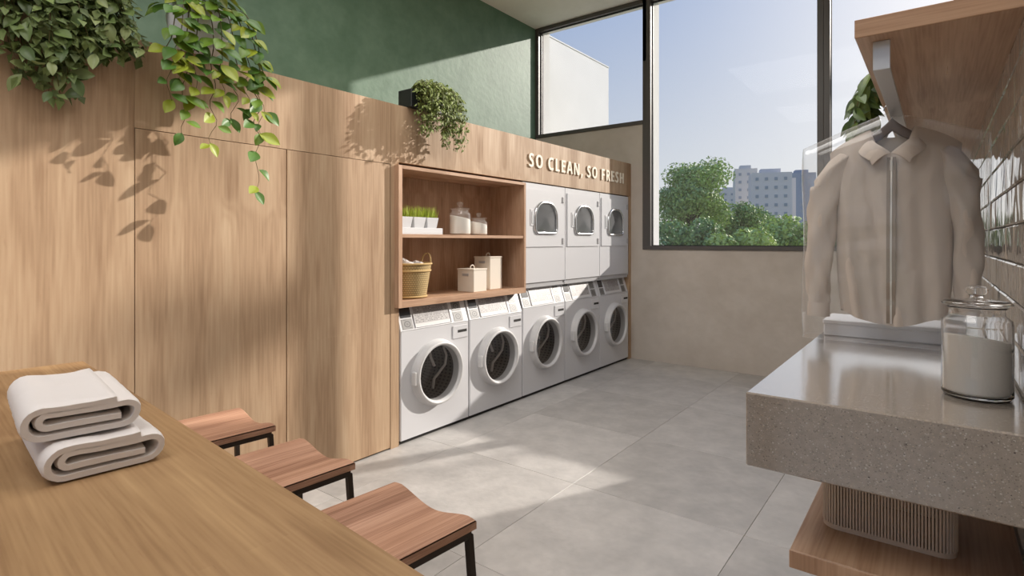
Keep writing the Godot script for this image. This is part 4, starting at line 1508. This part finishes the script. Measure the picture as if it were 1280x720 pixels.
	# bushy plant in a black box
	t = thing("potted_trailing_plant", "bushy light green trailing plant in a square black pot above the open shelf", "plant", P(-2.975, CAB, 2.86))
	part(t, "pot", bx(Vector3(-0.12, 0, -0.16), Vector3(0.02, 0.13, 0.16), 0.004), M.black_pot)
	stems = MB.new()
	fol = MB.new()
	fol.colored = true
	for k in 80:
		var s := rng.randf_range(-0.19, 0.13)
		var low := rng.randf_range(0.02, 0.20) + (0.1 if s < -0.05 else 0.0) * rng.randf()
		var o := Vector3(rng.randf_range(-0.08, 0.0), 0.12, s * 0.8)
		var reach := rng.randf_range(0.04, 0.18)
		var b := Vector3(reach, 0.24 + 0.06 * rng.randf(), s * 1.1)
		var c := Vector3(reach + 0.06, 0.08, s * 1.35)
		var d := Vector3(reach + 0.03, -low, s * 1.4 + rng.randf_range(-0.03, 0.03))
		var pts := []
		for i in 10: pts.append(o.bezier_interpolate(b, c, d, i / 9.0))
		stems.tube(pts, 0.002, 0.001, 3)
		for i in range(1, 10):
			for q in 5:
				var k2 := rng.randf_range(0.6, 1.4)
				fol.tint = Color(0.2 * k2, 0.25 * k2, 0.07 * k2)
				add_leaf(fol, pts[i] + rv() * 0.014, Vector3(0.3, -0.7, 0) + rv() * 0.7, Vector3(0.8, 0.5, -0.2) + rv() * 0.6, rng.randf_range(0.025, 0.045), rng.randf_range(0.012, 0.02))
	part(t, "stems", stems, M.vine_stem)
	part(t, "foliage", fol, M.foliage).set_meta("kind", "stuff")
	# plant on the far end of the upper shelf
	var fl := [leaf_mesh(0.075, 0.036, false, 0.3), leaf_mesh(0.085, 0.04, false, 0.5), leaf_mesh(0.065, 0.033, false, 0.2)]
	t = thing("shelf_plant", "dark green plant with pointed leaves hanging from the upper shelf behind the shirt", "plant", P(-0.02, 1.939, 2.85))
	m = MB.new()
	m.lathe([Vector2(0.0, 0.0), Vector2(0.06, 0.0), Vector2(0.08, 0.12), Vector2(0.074, 0.12), Vector2(0.07, 0.1), Vector2(0.0, 0.1)], 28)
	part(t, "pot", m, M.white_ceramic)
	for k in 16:
		var e := rng.randf_range(-0.13, 0.11)
		var low := rng.randf_range(-0.02, 0.22)
		var a := Vector3(0, 0.11, e * 0.3)
		var b := Vector3(-0.12, 0.34, e)
		var c := Vector3(-0.27, 0.2, e * 1.2)
		var d := Vector3(-0.19 - rng.randf_range(0.0, 0.09), -low, e * 1.3)
		var pts := []
		for i in 12: pts.append(a.bezier_interpolate(b, c, d, i / 11.0))
		var vm := MB.new()
		vm.tube(pts, 0.003, 0.0015, 4)
		part(t, "stem", vm, M.vine_stem)
		for i in range(3, 12):
			for q in 2:
				place_leaf(t, fl, "ficus_leaf", pts[i] + rv() * 0.012, Vector3(-0.2, -0.7, 0.2) + rv() * 0.6, Vector3(-0.3, 0.5, 0.9) + rv() * 0.5, rng.randf_range(0.8, 1.2))

# ------------------------------------------------------------------
func _ready() -> void:
	rng.seed = 20
	var cam := Camera3D.new()
	cam.name = "camera"
	add_child(cam)
	cam.position = Vector3(0, EYE, 0)
	cam.rotation.y = atan2(532.0, 697.0)
	cam.projection = Camera3D.PROJECTION_FRUSTUM
	cam.near = 0.05
	cam.far = 1500.0
	cam.size = 720.0 / 697.0 * cam.near
	cam.frustum_offset = Vector2(0, -58.0 / 697.0 * cam.near)
	cam.current = true
	var env := Environment.new()
	env.background_mode = Environment.BG_SKY
	var sky := Sky.new()
	var sk := ProceduralSkyMaterial.new()
	sk.sky_top_color = Color8(60, 130, 208)
	sk.sky_horizon_color = Color8(229, 231, 228)
	sk.sky_curve = 0.33
	sk.ground_bottom_color = Color8(120, 130, 110)
	sk.ground_horizon_color = Color8(200, 206, 204)
	sk.sun_angle_max = 85.0
	sk.sun_curve = 0.34
	sky.sky_material = sk
	env.sky = sky
	env.background_energy_multiplier = 1.0
	env.tonemap_mode = Environment.TONE_MAPPER_LINEAR
	env.tonemap_exposure = 1.0
	env.sdfgi_enabled = true
	env.ssao_enabled = true
	env.ssil_enabled = true
	var we := WorldEnvironment.new()
	we.name = "environment"
	we.environment = env
	add_child(we)
	var sun := DirectionalLight3D.new()
	sun.name = "sun"
	add_child(sun)
	sun.look_at_from_position(Vector3.ZERO, -Vector3(0.478, 0.43, -1.0), Vector3.UP)
	sun.light_color = Color8(255, 247, 237)
	sun.light_energy = 1.7
	sun.light_angular_distance = 0.8
	sun.shadow_enabled = true
	make_materials()
	for k in 2: ceiling_panel(P(-1.5, TOP, -1.2 + 3.4 * k), 2.6, 2.0, 6.0)
	var dg := glass("door_glass_clear", Color(0.6, 0.6, 0.6, 0.06))
	dg.metallic_specular = 0.5
	build_structure()
	build_timber_wall()
	build_outdoors()
	build_machines()
	build_shelf()
	build_sign()
	build_table()
	build_counter()
	build_plants()
